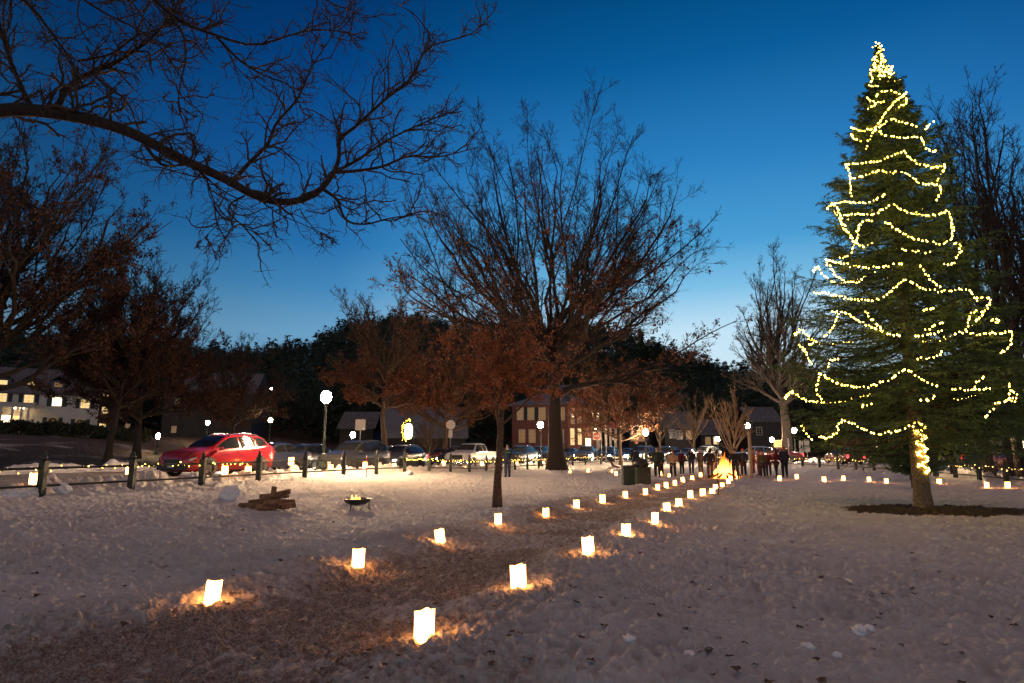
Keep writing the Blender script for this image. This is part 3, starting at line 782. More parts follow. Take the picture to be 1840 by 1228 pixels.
# --- the great oak right of centre
OAK = {'trunk': .62, 'taper': .22, 'twig0': .05, 'limbs': dict(n=34, t0=.26, t1=1.0, ang=(58, 15), len=.60, fall=.32, rf=.34, k=12, trop=.62, wig=.07, up=.1),
       'levels': [dict(n=12, t0=.15, len=.42, ang=(30, 9), k=7, trop=.35, rf=.5, sides=4, wig=.08), dict(n=8, t0=.1, len=.42, ang=(32, 10), k=5, trop=.25, rf=.55, sides=3, rmin=.014),
                  dict(n=6, t0=.1, len=.5, ang=(36, 12), k=3, rf=.6, trop=.1, rmin=.010, sides=3)]}
ptree('oak_tree', 'great spreading oak with a thick trunk and dry leaves clinging low in its bare crown', (999 - CXP) / F_PX * 49, 49, 5, 26.0, .70, dict(OAK, trunk=.42, dome=(34, 5.5, 10, 13.0, 13.2, 13.2, -16, 88, .28), levels=[dict(n=14, t0=.2, len=.24, ang=(42, 11), k=6, trop=.24, rf=.42, sides=4, wig=.09, rmin=.014), dict(n=8, t0=.1, len=.46, ang=(36, 11), k=5, trop=.18, rf=.55, rmin=.010), dict(n=6, t0=.1, len=.5, ang=(38, 12), k=3, rf=.6, rmin=.007)]), 'bark_dark', 'oak_leaf', 10500, .18, (.36, .34), spec_w=14.2)
# --- the slim young tree in front
YNG = {'trunk': .97, 'taper': .12, 'twig0': .02, 'limbs': dict(n=30, t0=.30, t1=.92, ang=(34, 9), len=.36, fall=.45, rf=.42, k=7, trop=.55, wig=.05),
       'levels': [dict(n=7, t0=.15, len=.42, ang=(34, 10), k=4, trop=.3, rmin=.005), dict(n=4, t0=.1, len=.45, ang=(40, 14), k=3, rmin=.004)]}
_y = gpt(893, 914)
ptree('young_tree', 'slim young tree with rusty brown leaves standing on the open snow near the path', _y[0], _y[1], 21, 7.5, .125, YNG, 'bark', 'orange_leaf', 8500, .08, (.44, .32), spec_w=2.1)
# --- leafy trees across the street on the left
DL = [dict(n=11, t0=.15, len=.28, ang=(36, 10), k=5, trop=.25, rf=.5, sides=3, wig=.09, rmin=.018), dict(n=7, t0=.1, len=.5, ang=(34, 10), k=4, trop=.2, rf=.55, rmin=.014), dict(n=4, t0=.1, len=.55, ang=(38, 12), k=3, rf=.6, rmin=.011)]
LFT = {'trunk': .8, 'taper': .2, 'twig0': .04, 'limbs': dict(n=38, t0=.18, t1=.98, ang=(52, 12), len=.44, fall=.40, rf=.45, k=9, trop=.42, wig=.07),
       'levels': [dict(n=8, t0=.2, len=.42, ang=(34, 10), k=5, trop=.2, sides=3, rmin=.012), dict(n=8, len=.45, ang=(36, 12), k=4, rmin=.013), dict(n=5, len=.5, ang=(40, 12), k=3, rmin=.011)]}
def atree(px, Y, *a, **k): 
    return (px - CXP) / F_PX * Y, Y
gleft = 'dark leafy trees across the street'
ptree('oak_tree', 'tallest dark leafy tree at the left edge, rising behind the overhanging limb', -33.5, 41, 31, 25.5, .5, dict(LFT, trunk=.5, dome=(26, 5, 11, 12.0, 8.0, 12.0, -18, 86, .36), levels=DL), 'bark_dark', 'oak_leaf_dark', 26000, .18, (.35, .75), group=gleft, spec_w=8.5)
ptree('oak_tree', 'brown leaved tree in front of the right end of the white house', (205 - CXP) / F_PX * 51, 51, 32, 17, .30, dict(LFT, trunk=.5, dome=(24, 4, 8, 9.5, 5.4, 6.6, -22, 86, .36), levels=DL), 'bark_dark', 'oak_leaf_dark', 19000, .17, (.45, .8), group=gleft, spec_w=6.5)
ptree('oak_tree', 'rounded leafy tree with fine bare top left of the dim hillside', (255 - CXP) / F_PX * 57, 57, 33, 20, .36, dict(LFT, trunk=.45, dome=(28, 3, 9, 9.0, 7.0, 9.8, -30, 86, .36), levels=DL), 'bark_dark', 'oak_leaf_dark', 12000, .20, (.3, .5), group=gleft, spec_w=8)
ptree('oak_tree', 'dark tree between the rounded tree and the hillside lights, above the red car', (425 - CXP) / F_PX * 72, 72, 36, 14.5, .3, dict(LFT, trunk=.45, dome=(20, 2.5, 6, 7.0, 5.4, 7.2, -20, 86, .36), levels=DL), 'bark_dark', 'oak_leaf_dark', 4500, .2, (.3, .4), group=gleft, spec_w=5.5)
MID = {'trunk': .55, 'taper': .3, 'twig0': .07, 'limbs': dict(n=13, t0=.30, t1=1.0, ang=(46, 14), len=.52, fall=.3, rf=.5, k=9, trop=.5, wig=.1),
       'levels': [dict(n=8, t0=.2, len=.42, ang=(36, 10), k=5, trop=.3, rmin=.014), dict(n=6, len=.45, k=4, rmin=.011), dict(n=4, len=.5, k=3, rmin=.009)]}
ptree('oak_tree', 'lone tree with bare forked top and rusty lower leaves behind the dark wagon', (697 - CXP) / F_PX * 58, 58, 41, 17.5, .34, dict(MID, trunk=.4, dome=(15, 5, 8, 9.0, 5.4, 7.8, -28, 84, .42), levels=DL), 'bark', 'oak_leaf_red', 8500, .2, (.36, .24), spec_w=5.6)
ptree('oak_tree', 'rusty leaved tree behind the white pickup', (800 - CXP) / F_PX * 66, 66, 42, 15, .3, dict(MID, trunk=.4, dome=(18, 3, 6, 8, 6.2, 6.2, -30, 84, .4), levels=DL), 'bark', 'oak_leaf_red', 13000, .18, (.5, .45), spec_w=7)
ptree('oak_tree', 'low rusty leaved tree between the oak trunk and the lamp right of the inn', (1112 - CXP) / F_PX * 60, 60, 43, 11.5, .2, dict(MID, trunk=.4, dome=(18, 2.4, 5, 6, 5.0, 4.6, -30, 84, .4), levels=DL), 'bark', 'oak_leaf_red', 10000, .17, (.55, .5), spec_w=5.5)
# --- bare trees on the right
ELM = {'trunk': .62, 'taper': .2, 'twig0': .06, 'limbs': dict(n=18, t0=.34, t1=1.0, ang=(34, 10), len=.56, fall=.35, rf=.5, k=10, trop=.5, wig=.10),
       'levels': [dict(n=12, t0=.2, len=.38, ang=(30, 10), k=6, trop=.25, rmin=.018, sides=4), dict(n=7, len=.45, k=4, rmin=.014), dict(n=5, len=.5, k=3, rmin=.011)]}
ptree('bare_tree', 'tall bare tree with two heavy stems standing left of the big spruce', (1408 - CXP) / F_PX * 78, 78, 51, 25, .72, dict(ELM, trunk=.5, dome=(22, 7, 12, 13.0, 5.6, 11.6, -12, 86, .40), levels=DL), 'bark_grey', spec_w=6.4)
FAN = {'trunk': .6, 'taper': .2, 'twig0': .03, 'ttrop': .2, 'limbs': dict(n=26, t0=.22, t1=.98, ang=(28, 9), len=.66, fall=.3, rf=.42, k=11, trop=.38, wig=.07),
       'levels': [dict(n=14, t0=.12, len=.36, ang=(26, 9), k=6, trop=.2, rmin=.012, sides=4), dict(n=8, len=.45, ang=(28, 9), k=4, rmin=.009), dict(n=5, len=.5, k=3, rmin=.007)]}
ptree('bare_tree', 'huge bare tree fanning up behind the right side of the spruce', (1812 - CXP) / F_PX * 35, 35, 52, 23.2, .45, dict(FAN, trunk=.4, dome=(16, 3.5, 8, 9.5, 6.2, 13.2, 5, 86, .50), levels=DL), 'bark_dark', lean=(.02, 0), spec_w=5.2)
ptree('bare_tree', 'second bare tree crossing behind the first at the right picture edge', 34.5, 40, 53, 23, .40, dict(FAN, trunk=.4, dome=(12, 3.5, 8, 10, 6, 12.5, 5, 86, .5), levels=DL), 'bark_dark', lean=(-.06, 0), spec_w=6)
ptree('bare_tree', 'slender bare tree behind the spruce, low on the right', (1762 - CXP) / F_PX * 33.5, 33.5, 54, 9, .24, FAN, 'bark', spec_w=2.2)
SML = {'trunk': .5, 'taper': .4, 'twig0': .05, 'limbs': dict(n=16, t0=.30, t1=1.0, ang=(30, 8), len=.62, fall=.25, rf=.6, k=8, trop=.35, wig=.05),
       'levels': [dict(n=8, t0=.2, len=.4, ang=(24, 8), k=5, rmin=.014), dict(n=6, len=.5, ang=(28, 8), k=3, rmin=.010)]}
ptree('bare_tree', 'small bare vase shaped tree glowing orange right above the bonfire', (1311 - CXP) / F_PX * 50, 50, 61, 7.0, .11, SML, 'wood_light', spec_w=2.2)
ptree('bare_tree', 'bare tree between the brick inn and the bonfire tree, lit from below', (1183 - CXP) / F_PX * 66, 66, 62, 9.3, .15, SML, 'bark_grey', spec_w=3.2)
ptree('bare_tree', 'thin bare tree at the far left of the onlookers, in front of the dark hill', (1240 - CXP) / F_PX * 80, 80, 63, 9, .15, SML, 'bark', spec_w=3.5)
ptree('shrub', 'leafless lilac shrub by the snowy barn roof', (775 - CXP) / F_PX * 64, 64, 64, 5, .08, SML, 'bark', cat='shrub', spec_w=2)

# --- overhanging limb at the upper left, traced and then grown on
def limb_pts(px, Ys):
    n = len(px); Y = np.linspace(Ys[0], Ys[1], n) if len(Ys) == 2 else np.array(Ys)
    return np.array([at(p[0], p[1], yy) for p, yy in zip(px, Y)])
def resample(P, r0, r1, k):
    s = np.concatenate([[0], np.cumsum(np.linalg.norm(np.diff(P, axis=0), axis=1))]); u = np.linspace(0, s[-1], k)
    # smooth interpolation through the traced points
    out = np.stack([np.interp(u, s, P[:, i]) for i in range(3)], 1)
    for _ in range(2): out[1:-1] = (out[:-2] + 2 * out[1:-1] + out[2:]) / 4
    return out, r0 + (r1 - r0) * np.linspace(0, 1, k) ** .8
def overhang():
    g = np.random.default_rng(77)
    tx, ty = -9.6, 7.0; z0 = hz(tx, ty) - .1
    t = thing('overhanging_tree', 'large bare tree just outside the left edge, its long gnarled limb reaching over the green', 'tree', (tx, ty, z0))
    org = np.array([tx, ty, z0])
    tr = np.array([[0, 0, 0], [0, .05, 2], [.1, 0, 4], [0, 0, 6], [-.2, .1, 9], [0, .1, 13]], float)
    P, r_ = resample(tr, .48, .16, 12)
    V, Q = tubes(P[None], r_[None], 14); npmesh('trunk', V, Q, None, M['bark_dark'], True, t)
    L = []
    def lim(px, Ys, r0, r1, pre=None, k=None):
        A = limb_pts(px, Ys) - org
        if pre is not None: A = np.vstack([np.array(pre), A])
        k = k or 4 * len(A)
        L.append(resample(A, r0, r1, k))
    lim([(0, 195), (60, 196), (110, 205), (180, 218), (250, 243), (310, 280), (370, 306), (420, 327), (450, 353), (490, 365), (530, 366), (565, 355), (588, 330), (600, 310)], (7.6, 9.2), .135, .042, [(0, 0, 4.4), (.9, .1, 5.0)], 44)
    lim([(600, 310), (611, 285), (607, 250), (640, 228), (690, 180), (738, 145), (765, 85), (800, 75), (850, 62), (880, 30)], (9.2, 10.4), .036, .007)
    lim([(600, 310), (640, 308), (690, 300), (730, 280), (790, 283), (860, 265)], (9.2, 8.6), .030, .006)
    lim([(600, 310), (640, 290), (690, 255), (740, 230), (800, 205), (832, 200)], (9.2, 9.9), .028, .006)
    lim([(583, 342), (607, 358), (616, 390), (630, 402), (660, 404), (700, 392), (760, 385)], (9.1, 8.5), .026, .006)
    lim([(420, 325), (450, 290), (485, 258), (492, 225), (535, 180), (560, 120), (600, 60)], (8.8, 9.6), .034, .007)
    lim([(100, 203), (115, 165), (140, 140), (200, 118), (260, 80), (300, 40), (330, -10)], (7.9, 8.4), .045, .012)
    lim([(55, 190), (35, 150), (15, 100), (0, 50), (-10, -20)], (7.8, 7.4), .035, .012)
    lim([(250, 245), (268, 272), (290, 298), (318, 300), (330, 290), (360, 296)], (8.3, 7.9), .030, .009)
    lim([(440, 352), (412, 366), (410, 382), (440, 410), (462, 420), (480, 440)], (8.9, 8.5), .016, .005)
    lim([(330, 285), (375, 320), (372, 345), (400, 395), (350, 445)], (8.6, 8.2), .012, .004)
    lim([(470, 362), (500, 385), (560, 410), (580, 420)], (9, 8.7), .012, .004)
    lim([(255, -30), (285, 10), (320, 42), (380, 62), (425, 72), (448, 92), (500, 70), (560, 50), (620, 55), (655, 70)], (7.6, 9.0), .060, .007, [(.2, .3, 9.2)], 36)
    lim([(310, 35), (330, 60), (335, 105), (320, 170), (325, 210)], (7.9, 7.6), .020, .005)
    lim([(385, 62), (430, 110), (480, 140), (520, 150), (545, 200)], (8.3, 8.8), .022, .005)
    lim([(20, -30), (50, 5), (85, 40), (100, 80), (140, 110), (150, 160)], (7.2, 7.8), .05, .01, [(.1, .2, 8.4)], 24)
    lim([(140, 110), (200, 100), (250, 60), (300, 50), (350, 20)], (7.8, 8.4), .02, .006)
    lim([(120, -30), (180, 30), (250, 45), (290, 75), (330, 150)], (7.4, 8.2), .04, .008, [(.1, .3, 9.0)], 24)
    lim([(560, -20), (600, 10), (640, 20), (660, 45)], (9.6, 10), .02, .005)
    lim([(700, 5), (740, 20), (765, 50), (775, 75)], (10.2, 10.2), .004, .012)
    V, Q = join([tubes(p[None], r_[None], 9) for p, r_ in L]); npmesh('limb', V, Q, None, M['bark_dark'], True, t)
    out = []
    for j, (p, r_) in enumerate(L):
        ln = np.linalg.norm(np.diff(p, axis=0), axis=1).sum()
        n1 = int(ln * (8 if j else 5.5))
        t0 = .06 if j else .22
        up = (1.1 if j == 0 else .6) if j not in (9, 10, 11) else -.1
        c1 = spawn(p[None], r_[None], n1, t0, .99, (52, 16), lambda tt, PL: g.uniform(.35, 1.15, (1, n1)) * (1.1 - .6 * tt), .5, 9, (0, 0, .10), .24, g, rmin=.0085, up=up)
        c1 = (c1[0], np.clip(c1[1] * 1.35, .006, .02))
        c2 = spawn(c1[0], c1[1], 5, .15, .98, (46, 16), lambda tt, PL: PL * .48, .6, 6, (0, 0, .08), .22, g, rmin=.0055)
        c3 = spawn(c2[0], c2[1], 3, .15, .98, (44, 16), lambda tt, PL: PL * .5, .8, 4, (0, 0, .06), .2, g, rmin=.004)
        out += [tubes(*c1, 4), tubes(*c2, 3), tubes(*c3, 3)]
    V, Q = join(out); npmesh('twigs', V, Q, None, M['twig'], False, t)
overhang()

# --- the great lit spruce
SPZ = hz(*SPR) - .05
SPH = 14.45 - SPZ
def spr_r(z):
    """crown radius at a height above the spruce foot"""
    return np.interp(z, [1.4, 2.1, 3.2, 4.4, 6.0, 7.5, 9.0, 10.5, 12.0, 13.2, SPH], [2.3, 3.0, 3.35, 3.25, 2.75, 2.25, 1.85, 1.45, .95, .45, .02])
def needles(P, Rr, g, per, ln, wd):
    """short needle sprays set all round twigs P (N,k,3)"""
    N, k, _ = P.shape
    t = g.uniform(0, k - 1.001, (N, per)); i = t.astype(int); f = (t - i)[..., None]
    a = np.take_along_axis(P, i[..., None], 1); b = np.take_along_axis(P, (i + 1)[..., None], 1)
    o = (a + (b - a) * f).reshape(-1, 3); tg = nrm(b - a).reshape(-1, 3)
    d = nrm(tg * .9 + g.normal(0, .55, o.shape)); s = nrm(np.cross(d, g.normal(0, 1, o.shape)))
    L = (ln * g.uniform(.6, 1.3, len(o)))[:, None]; W = wd * g.uniform(.7, 1.3, len(o))[:, None]
    V = np.stack([o - s * W, o + s * W, o + d * L], 1).reshape(-1, 3)
    return V, np.arange(len(V)).reshape(-1, 3)
def jointri(parts):
    Vs = []; Ts = []; b = 0
    for V, T in parts: Vs.append(V); Ts.append(T + b); b += len(V)
    return np.vstack(Vs), np.vstack(Ts)
def spruce():
    g = np.random.default_rng(5)
    t = thing('lit_spruce', 'towering spruce wrapped in swags of yellow string lights on the right of the green', 'tree', (SPR[0], SPR[1], SPZ))
    tr = np.array([[0, 0, 0], [0, 0, .15], [0, 0, .5], [0, 0, 2], [.02, 0, 5], [0, 0, 9], [0, 0, 12], [0, 0, SPH]], float)
    V, Q = tubes(tr[None], np.array([[.34, .27, .225, .20, .16, .09, .04, .01]]), 16)
    npmesh('trunk', V, Q, None, mat('spruce_bark', (.15, .11, .07), .9, var=.45, vscale=14, bump=1, bscale=22), True, t)
    br = []; zs = np.concatenate([np.arange(1.75, 9, .29), np.arange(9, SPH - .2, .25)])
    O = []; D = []; Ls = []
    for z in zs:
        n = 10 if z < 9 else 8
        ph = g.uniform(0, 6.28)
        for j in range(n):
            a = ph + j * 2 * PI / n + g.normal(0, .18)
            L = float(spr_r(z + .15)) * (g.uniform(.70, .95) if g.random() < .7 else g.uniform(.95, 1.14))
            if z < 2.6 and g.random() < .35: continue
            if z < 2.1 and (g.random() < .55): continue
            O.append((0, 0, z + g.normal(0, .06))); D.append((math.cos(a), math.sin(a), np.interp(z, [2, 6, 11, 14], [-.14, -.05, .30, .8]))); Ls.append(L)
    O = np.array(O); D = np.array(D); Ls = np.array(Ls)
    P, Rr = walk(O, D, Ls * 1.03, .012 + Ls * .010, np.full(len(O), .006), 8, (0, 0, .22), .05, g)
    # sag in the middle, tips up
    s = np.linspace(0, 1, 8)[None]; P[:, :, 2] -= (np.sin(s * PI) * .10 * Ls[:, None]) * np.interp(O[:, 2], [0, 10, 14], [1, .6, 0])[:, None]
    V, Q = tubes(P, Rr, 4)
    npmesh('branch', V, Q, None, M['bark_dark'], True, t)['kind'] = 'stuff'
    # side twigs, flat fans each side plus hanging ones
    def side(P, Rr, nc, ang, lf, k, droop):
        N, kk, _ = P.shape
        tt = (np.linspace(.18, .99, nc)[None] + g.normal(0, .02, (N, nc))).clip(.05, .999) * (kk - 1)
        i = np.minimum(tt.astype(int), kk - 2); f = (tt - i)[..., None]
        a = np.take_along_axis(P, i[..., None], 1); b = np.take_along_axis(P, (i + 1)[..., None], 1)
        o = a + (b - a) * f; tg = nrm(b - a); sd = nrm(np.cross(tg, np.array([0, 0, 1.]))); sg = np.where((np.arange(nc) % 2)[None, :, None] == 0, 1., -1.)
        th = np.radians(g.normal(ang, 9, (N, nc)))[..., None]
        d = tg * np.cos(th) + sd * sg * np.sin(th) + np.array([0, 0, -1.]) * g.uniform(0, droop, (N, nc))[..., None]
        PL = np.linalg.norm(np.diff(P, axis=1), axis=2).sum(1)[:, None]
        L = lf(tt / (kk - 1), PL) * g.uniform(.75, 1.2, (N, nc))
        return walk(o.reshape(-1, 3), d.reshape(-1, 3), L.ravel(), np.full(N * nc, .006), np.full(N * nc, .003), k, (0, 0, -.12), .07, g)
    P2, R2 = side(P, Rr, 18, 48, lambda tt, PL: np.minimum(PL * .36, .95) * (1.05 - .75 * np.abs(tt - .30) ** 1.0), 5, .35)
    P3, R3 = side(P2, R2, 5, 45, lambda tt, PL: PL * .42, 3, .2)
    L2 = np.linalg.norm(P2[:, -1] - P2[:, 0], axis=1); keep = L2 > .12
    nd = [needles(P[:, 4:], Rr[:, 4:], g, 34, .09, .012), needles(P2[keep], R2[keep], g, 22, .075, .013), needles(P3, R3, g, 7, .07, .013)]
    V, T = jointri(nd); npmesh('needles', V, None, T, M['needle'], False, t)['kind'] = 'stuff'
    V, Q = tubes(P2, R2, 3); npmesh('twig', V, Q, None, M['bark_dark'], False, t)['kind'] = 'stuff'
    return t
spruce()
def on_cone(px, py, ext=.95):
    """front surface of the spruce crown along a picture ray"""
    d = ray(px, py); d = d / d[1]
    ys = np.linspace(SPR[1] - 4.0, SPR[1] + .3, 260)
    pts = np.array([0, 0, CZ]) + d[None] * ys[:, None]
    rr = np.hypot(pts[:, 0] - SPR[0], pts[:, 1] - SPR[1]) - spr_r(pts[:, 2] - SPZ) * ext
    hit = np.where(rr <= 0)[0]
    return pts[hit[0]] if len(hit) else pts[np.argmin(rr)]
A3 = (1400, 60, 3.411); A4 = (1400, 400, 3.411); A5 = (1400, 600, 3.72)
SW = [(A3, [(605, 60), (585, 90), (628, 105), (590, 125), (640, 135), (575, 165), (650, 172), (570, 200), (665, 205), (560, 235), (690, 225), (600, 262), (700, 250)], 3),
 (A3, [(570, 245), (575, 290), (545, 330), (600, 325), (625, 320)], 1), (A3, [(740, 285), (700, 298), (655, 300)], 1), (A3, [(600, 385), (625, 358), (680, 355), (740, 370), (775, 385), (792, 430), (720, 458)], 1),
 (A3, [(540, 400), (580, 428), (660, 420)], 1), (A3, [(545, 465), (580, 445), (600, 430)], 1), (A3, [(775, 370), (720, 410), (690, 440), (650, 480), (635, 515), (600, 570), (550, 650), (530, 710)], 1),
 (A3, [(440, 580), (490, 602), (560, 595), (620, 570), (690, 522), (760, 545), (850, 575)], 1), (A3, [(440, 620), (465, 650), (500, 662)], 1),
 (A3, [(610, 600), (650, 630), (720, 640), (820, 640), (860, 630), (890, 680), (930, 732), (970, 720)], 1), (A3, [(900, 580), (925, 560), (950, 540)], 1),
 (A3, [(405, 805), (450, 800), (520, 790), (590, 790), (650, 770), (700, 745), (770, 720), (800, 770), (860, 800), (930, 825), (1000, 812), (1025, 800), (1000, 850), (970, 910)], 1),
 (A3, [(405, 805), (430, 850), (440, 930), (442, 1000)], 1), (A3, [(440, 890), (510, 880), (560, 862), (620, 835), (670, 855), (740, 855), (800, 865), (840, 900), (880, 935), (940, 925), (990, 930), (990, 980), (970, 1020)], 1),
 (A3, [(330, 1045), (400, 1030), (450, 1040), (520, 1045), (590, 1020), (650, 990)], 1),
 (A3, [(330, 1045), (370, 1085), (360, 1115), (420, 1110), (530, 1115), (600, 1100), (660, 1070), (705, 1045), (770, 1095), (830, 1115), (910, 1120), (990, 1115), (1040, 1080), (1050, 1150), (1080, 1220)], 1),
 (A3, [(370, 1120), (390, 1190), (425, 1228)], 1), (A3, [(565, 1150), (500, 1152), (485, 1220)], 1), (A3, [(650, 1160), (700, 1190), (755, 1228), (800, 1250), (870, 1275), (950, 1285), (1010, 1300), (1060, 1260), (1065, 1160)], 1),
 (A4, [(380, 0), (430, 70), (465, 120), (450, 180), (400, 222), (370, 215)], 1), (A4, [(495, 10), (470, 100), (490, 150), (540, 150), (575, 120)], 1), (A4, [(1070, 130), (1115, 130), (1110, 180), (1080, 240), (1040, 270), (1000, 240)], 1),
 (A4, [(285, 230), (340, 240), (430, 265), (520, 275), (610, 275), (690, 260), (760, 255)], 1), (A4, [(750, 165), (830, 182), (930, 185)], 1), (A4, [(285, 230), (320, 290), (360, 345), (450, 375), (530, 345)], 1), (A4, [(870, 270), (900, 320), (950, 370), (1000, 410)], 1),
 (A4, [(215, 430), (280, 432), (380, 455), (450, 470), (560, 480), (640, 460), (700, 410), (765, 340), (830, 380), (900, 412), (1000, 425), (1100, 410), (1170, 405), (1200, 470), (1220, 490)], 1),
 (A4, [(330, 545), (380, 545), (430, 570), (500, 610), (560, 640), (620, 662), (680, 695), (745, 695)], 1), (A4, [(530, 550), (590, 620), (650, 678)], 1), (A4, [(360, 560), (340, 630), (310, 670), (270, 710)], 1),
 (A4, [(840, 700), (900, 695), (1000, 665)], 1), (A4, [(900, 660), (950, 640), (1000, 610)], 1), (A4, [(880, 540), (950, 528)], 1), (A4, [(1080, 680), (1150, 670), (1160, 620), (1170, 550), (1250, 540), (1240, 590), (1190, 610)], 1),
 (A4, [(1170, 680), (1250, 687), (1340, 680), (1440, 660), (1430, 700), (1410, 780), (1350, 790), (1380, 805)], 1), (A4, [(1200, 462), (1300, 450), (1290, 510), (1250, 550)], 1), (A4, [(1295, 605), (1330, 595), (1360, 610), (1320, 622)], 1),
 (A4, [(120, 745), (160, 790), (180, 840), (200, 870)], 1), (A4, [(180, 748), (215, 740)], 1), (A4, [(300, 880), (310, 850), (340, 838), (380, 842)], 1), (A4, [(850, 842), (950, 830), (1010, 790)], 1), (A4, [(245, 932), (235, 980), (220, 1040), (262, 1085)], 1),
 (A4, [(245, 930), (300, 955), (350, 990), (430, 1005), (510, 1012), (590, 997), (660, 970), (720, 940), (770, 885), (820, 930), (880, 967), (970, 1000)], 1), (A4, [(1060, 1020), (1120, 1022), (1190, 1030), (1250, 1022), (1310, 1015)], 1), (A4, [(1190, 1020), (1220, 965), (1270, 930)], 1),
 (A4, [(1415, 990), (1408, 1060), (1430, 1110), (1460, 1060), (1420, 1030)], 1), (A4, [(1430, 1072), (1400, 1088), (1330, 1105), (1310, 1150), (1270, 1200)], 1), (A4, [(870, 1097), (930, 1085), (975, 1055)], 1), (A4, [(500, 1130), (570, 1110)], 1),
 (A5, [(270, 690), (330, 702), (380, 660), (400, 590), (440, 575), (490, 595), (560, 640), (620, 665), (690, 668), (760, 655), (830, 635), (900, 620)], 1), (A5, [(150, 620), (190, 680), (230, 725)], 1)]
for k, ((ox, oy, sc_), pts, dens) in enumerate(SW):
    W = []
    for (a, b), (c, d) in zip(pts[:-1], pts[1:]):
        for u in np.linspace(0, 1, 5)[:-1]: W.append(on_cone(ox + (a + (c - a) * u) / sc_, oy + (b + (d - b) * u) / sc_))
    W.append(on_cone(ox + pts[-1][0] / sc_, oy + pts[-1][1] / sc_))
    W = np.array(W)
    for _ in range(3 if k else 0): W[1:-1] = (W[:-2] + 2 * W[1:-1] + W[2:]) / 4
    px, py = ox + pts[len(pts) // 2][0] / sc_, oy + pts[len(pts) // 2][1] / sc_
    side_ = 'left' if px < 1575 else ('right' if px > 1640 else 'front')
    lb = 'string of yellow lights zigzagging round the very top of the spruce' if k == 0 else '%s yellow light swag from the top, on the %s of the lit spruce' % (ordw(k), side_)
    light_string(np.array(W), lb, .085 if dens == 1 else .05, .020, 'bulb', .015 if dens == 1 else .05, 'string lights on the spruce')
# strings on the side of the spruce turned away from the camera
for k, zz in enumerate([3.6, 5.6, 7.6, 9.6]):
    W = []
    for a in np.linspace(R(20), R(160), 40):
        z_ = zz - .35 * abs(math.sin((a - .3) * 3)); r_ = float(spr_r(z_)) * 1.02
        W.append((SPR[0] + r_ * math.cos(a), SPR[1] + r_ * math.sin(a), SPZ + z_))
    light_string(np.array(W), 'yellow light swag round the back of the spruce, %s from the ground' % ordn[k], .10, .021, 'bulb', .02, 'string lights on the spruce')
W = []
for s in np.linspace(0, 1, 90):
    z_ = 1.05 + 1.45 * s; a = -PI / 2 + .75 * math.sin(s * 30); W.append((SPR[0] + .245 * math.cos(a), SPR[1] + .245 * math.sin(a), SPZ + z_))
light_string(np.array(W), 'yellow lights bunched down the front of the bare spruce trunk', .045, .022, 'bulb', .02, 'string lights on the spruce')

def conifer(name, label, x, y, H, rad, seed, z=None, dens=1.0, group=None, m='needle_far', z0f=.08):
    g = np.random.default_rng(seed); z = hz(x, y) - .05 if z is None else z
    t = thing(name, label, 'tree', (x, y, z), 0, group)
    V, Q = tubes(np.array([[[0, 0, 0], [0, 0, H * .5], [0, 0, H * .99]]], float), np.array([[H * .018 + .03, H * .01 + .02, .01]]), 7)
    npmesh('trunk', V, Q, None, M['bark_dark'], True, t)
    nb = int(95 * dens); zz = H * (z0f + (1 - z0f) * g.random(nb) ** .9); a = g.uniform(0, 6.28, nb)
    L = rad * (1 - (zz / H - z0f) / (1 - z0f)) * g.uniform(.7, 1.2, nb) + .05 * rad
    O = np.stack([zz * 0, zz * 0, zz], 1); D = np.stack([np.cos(a), np.sin(a), np.full(nb, .05)], 1)
    P, Rr = walk(O, D, L, np.full(nb, .03), np.full(nb, .01), 5, (0, 0, .2), .06, g)
    V1, T1 = needles(P, Rr, g, int(46 * dens), rad * .20, rad * .035)
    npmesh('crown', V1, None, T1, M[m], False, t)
    return t
# little conifers on the green and behind the spruce
_c = gpt(1506, 852)
conifer('young_spruce', 'small dark spruce half hidden under the left skirt of the lit spruce', _c[0], 33.5, 3.4, 1.9, 71, None, 1.6, m='needle', z0f=.22)
conifer('young_spruce', 'small dark spruce peeking out just left of the lit trunk', (1625 - CXP) / F_PX * 27, 27, 3.2, 1.0, 72, None, 1.5, m='needle', z0f=.14)
for k, (px, Y, H, r_, lb) in enumerate([(1668, 37, 5, 1.6, 'dark spruce right of the lit trunk, near the red cars'), (1697, 36, 6, 1.8, 'dark spruce left of the lamp under the right boughs'), (1800, 31, 7.5, 2.2, 'dark spruce at the right picture edge behind the lanterns')]):
    conifer('dark_spruce', lb, (px - CXP) / F_PX * Y, Y, H, r_, 80 + k, None, 1.6, m='needle', z0f=.26)

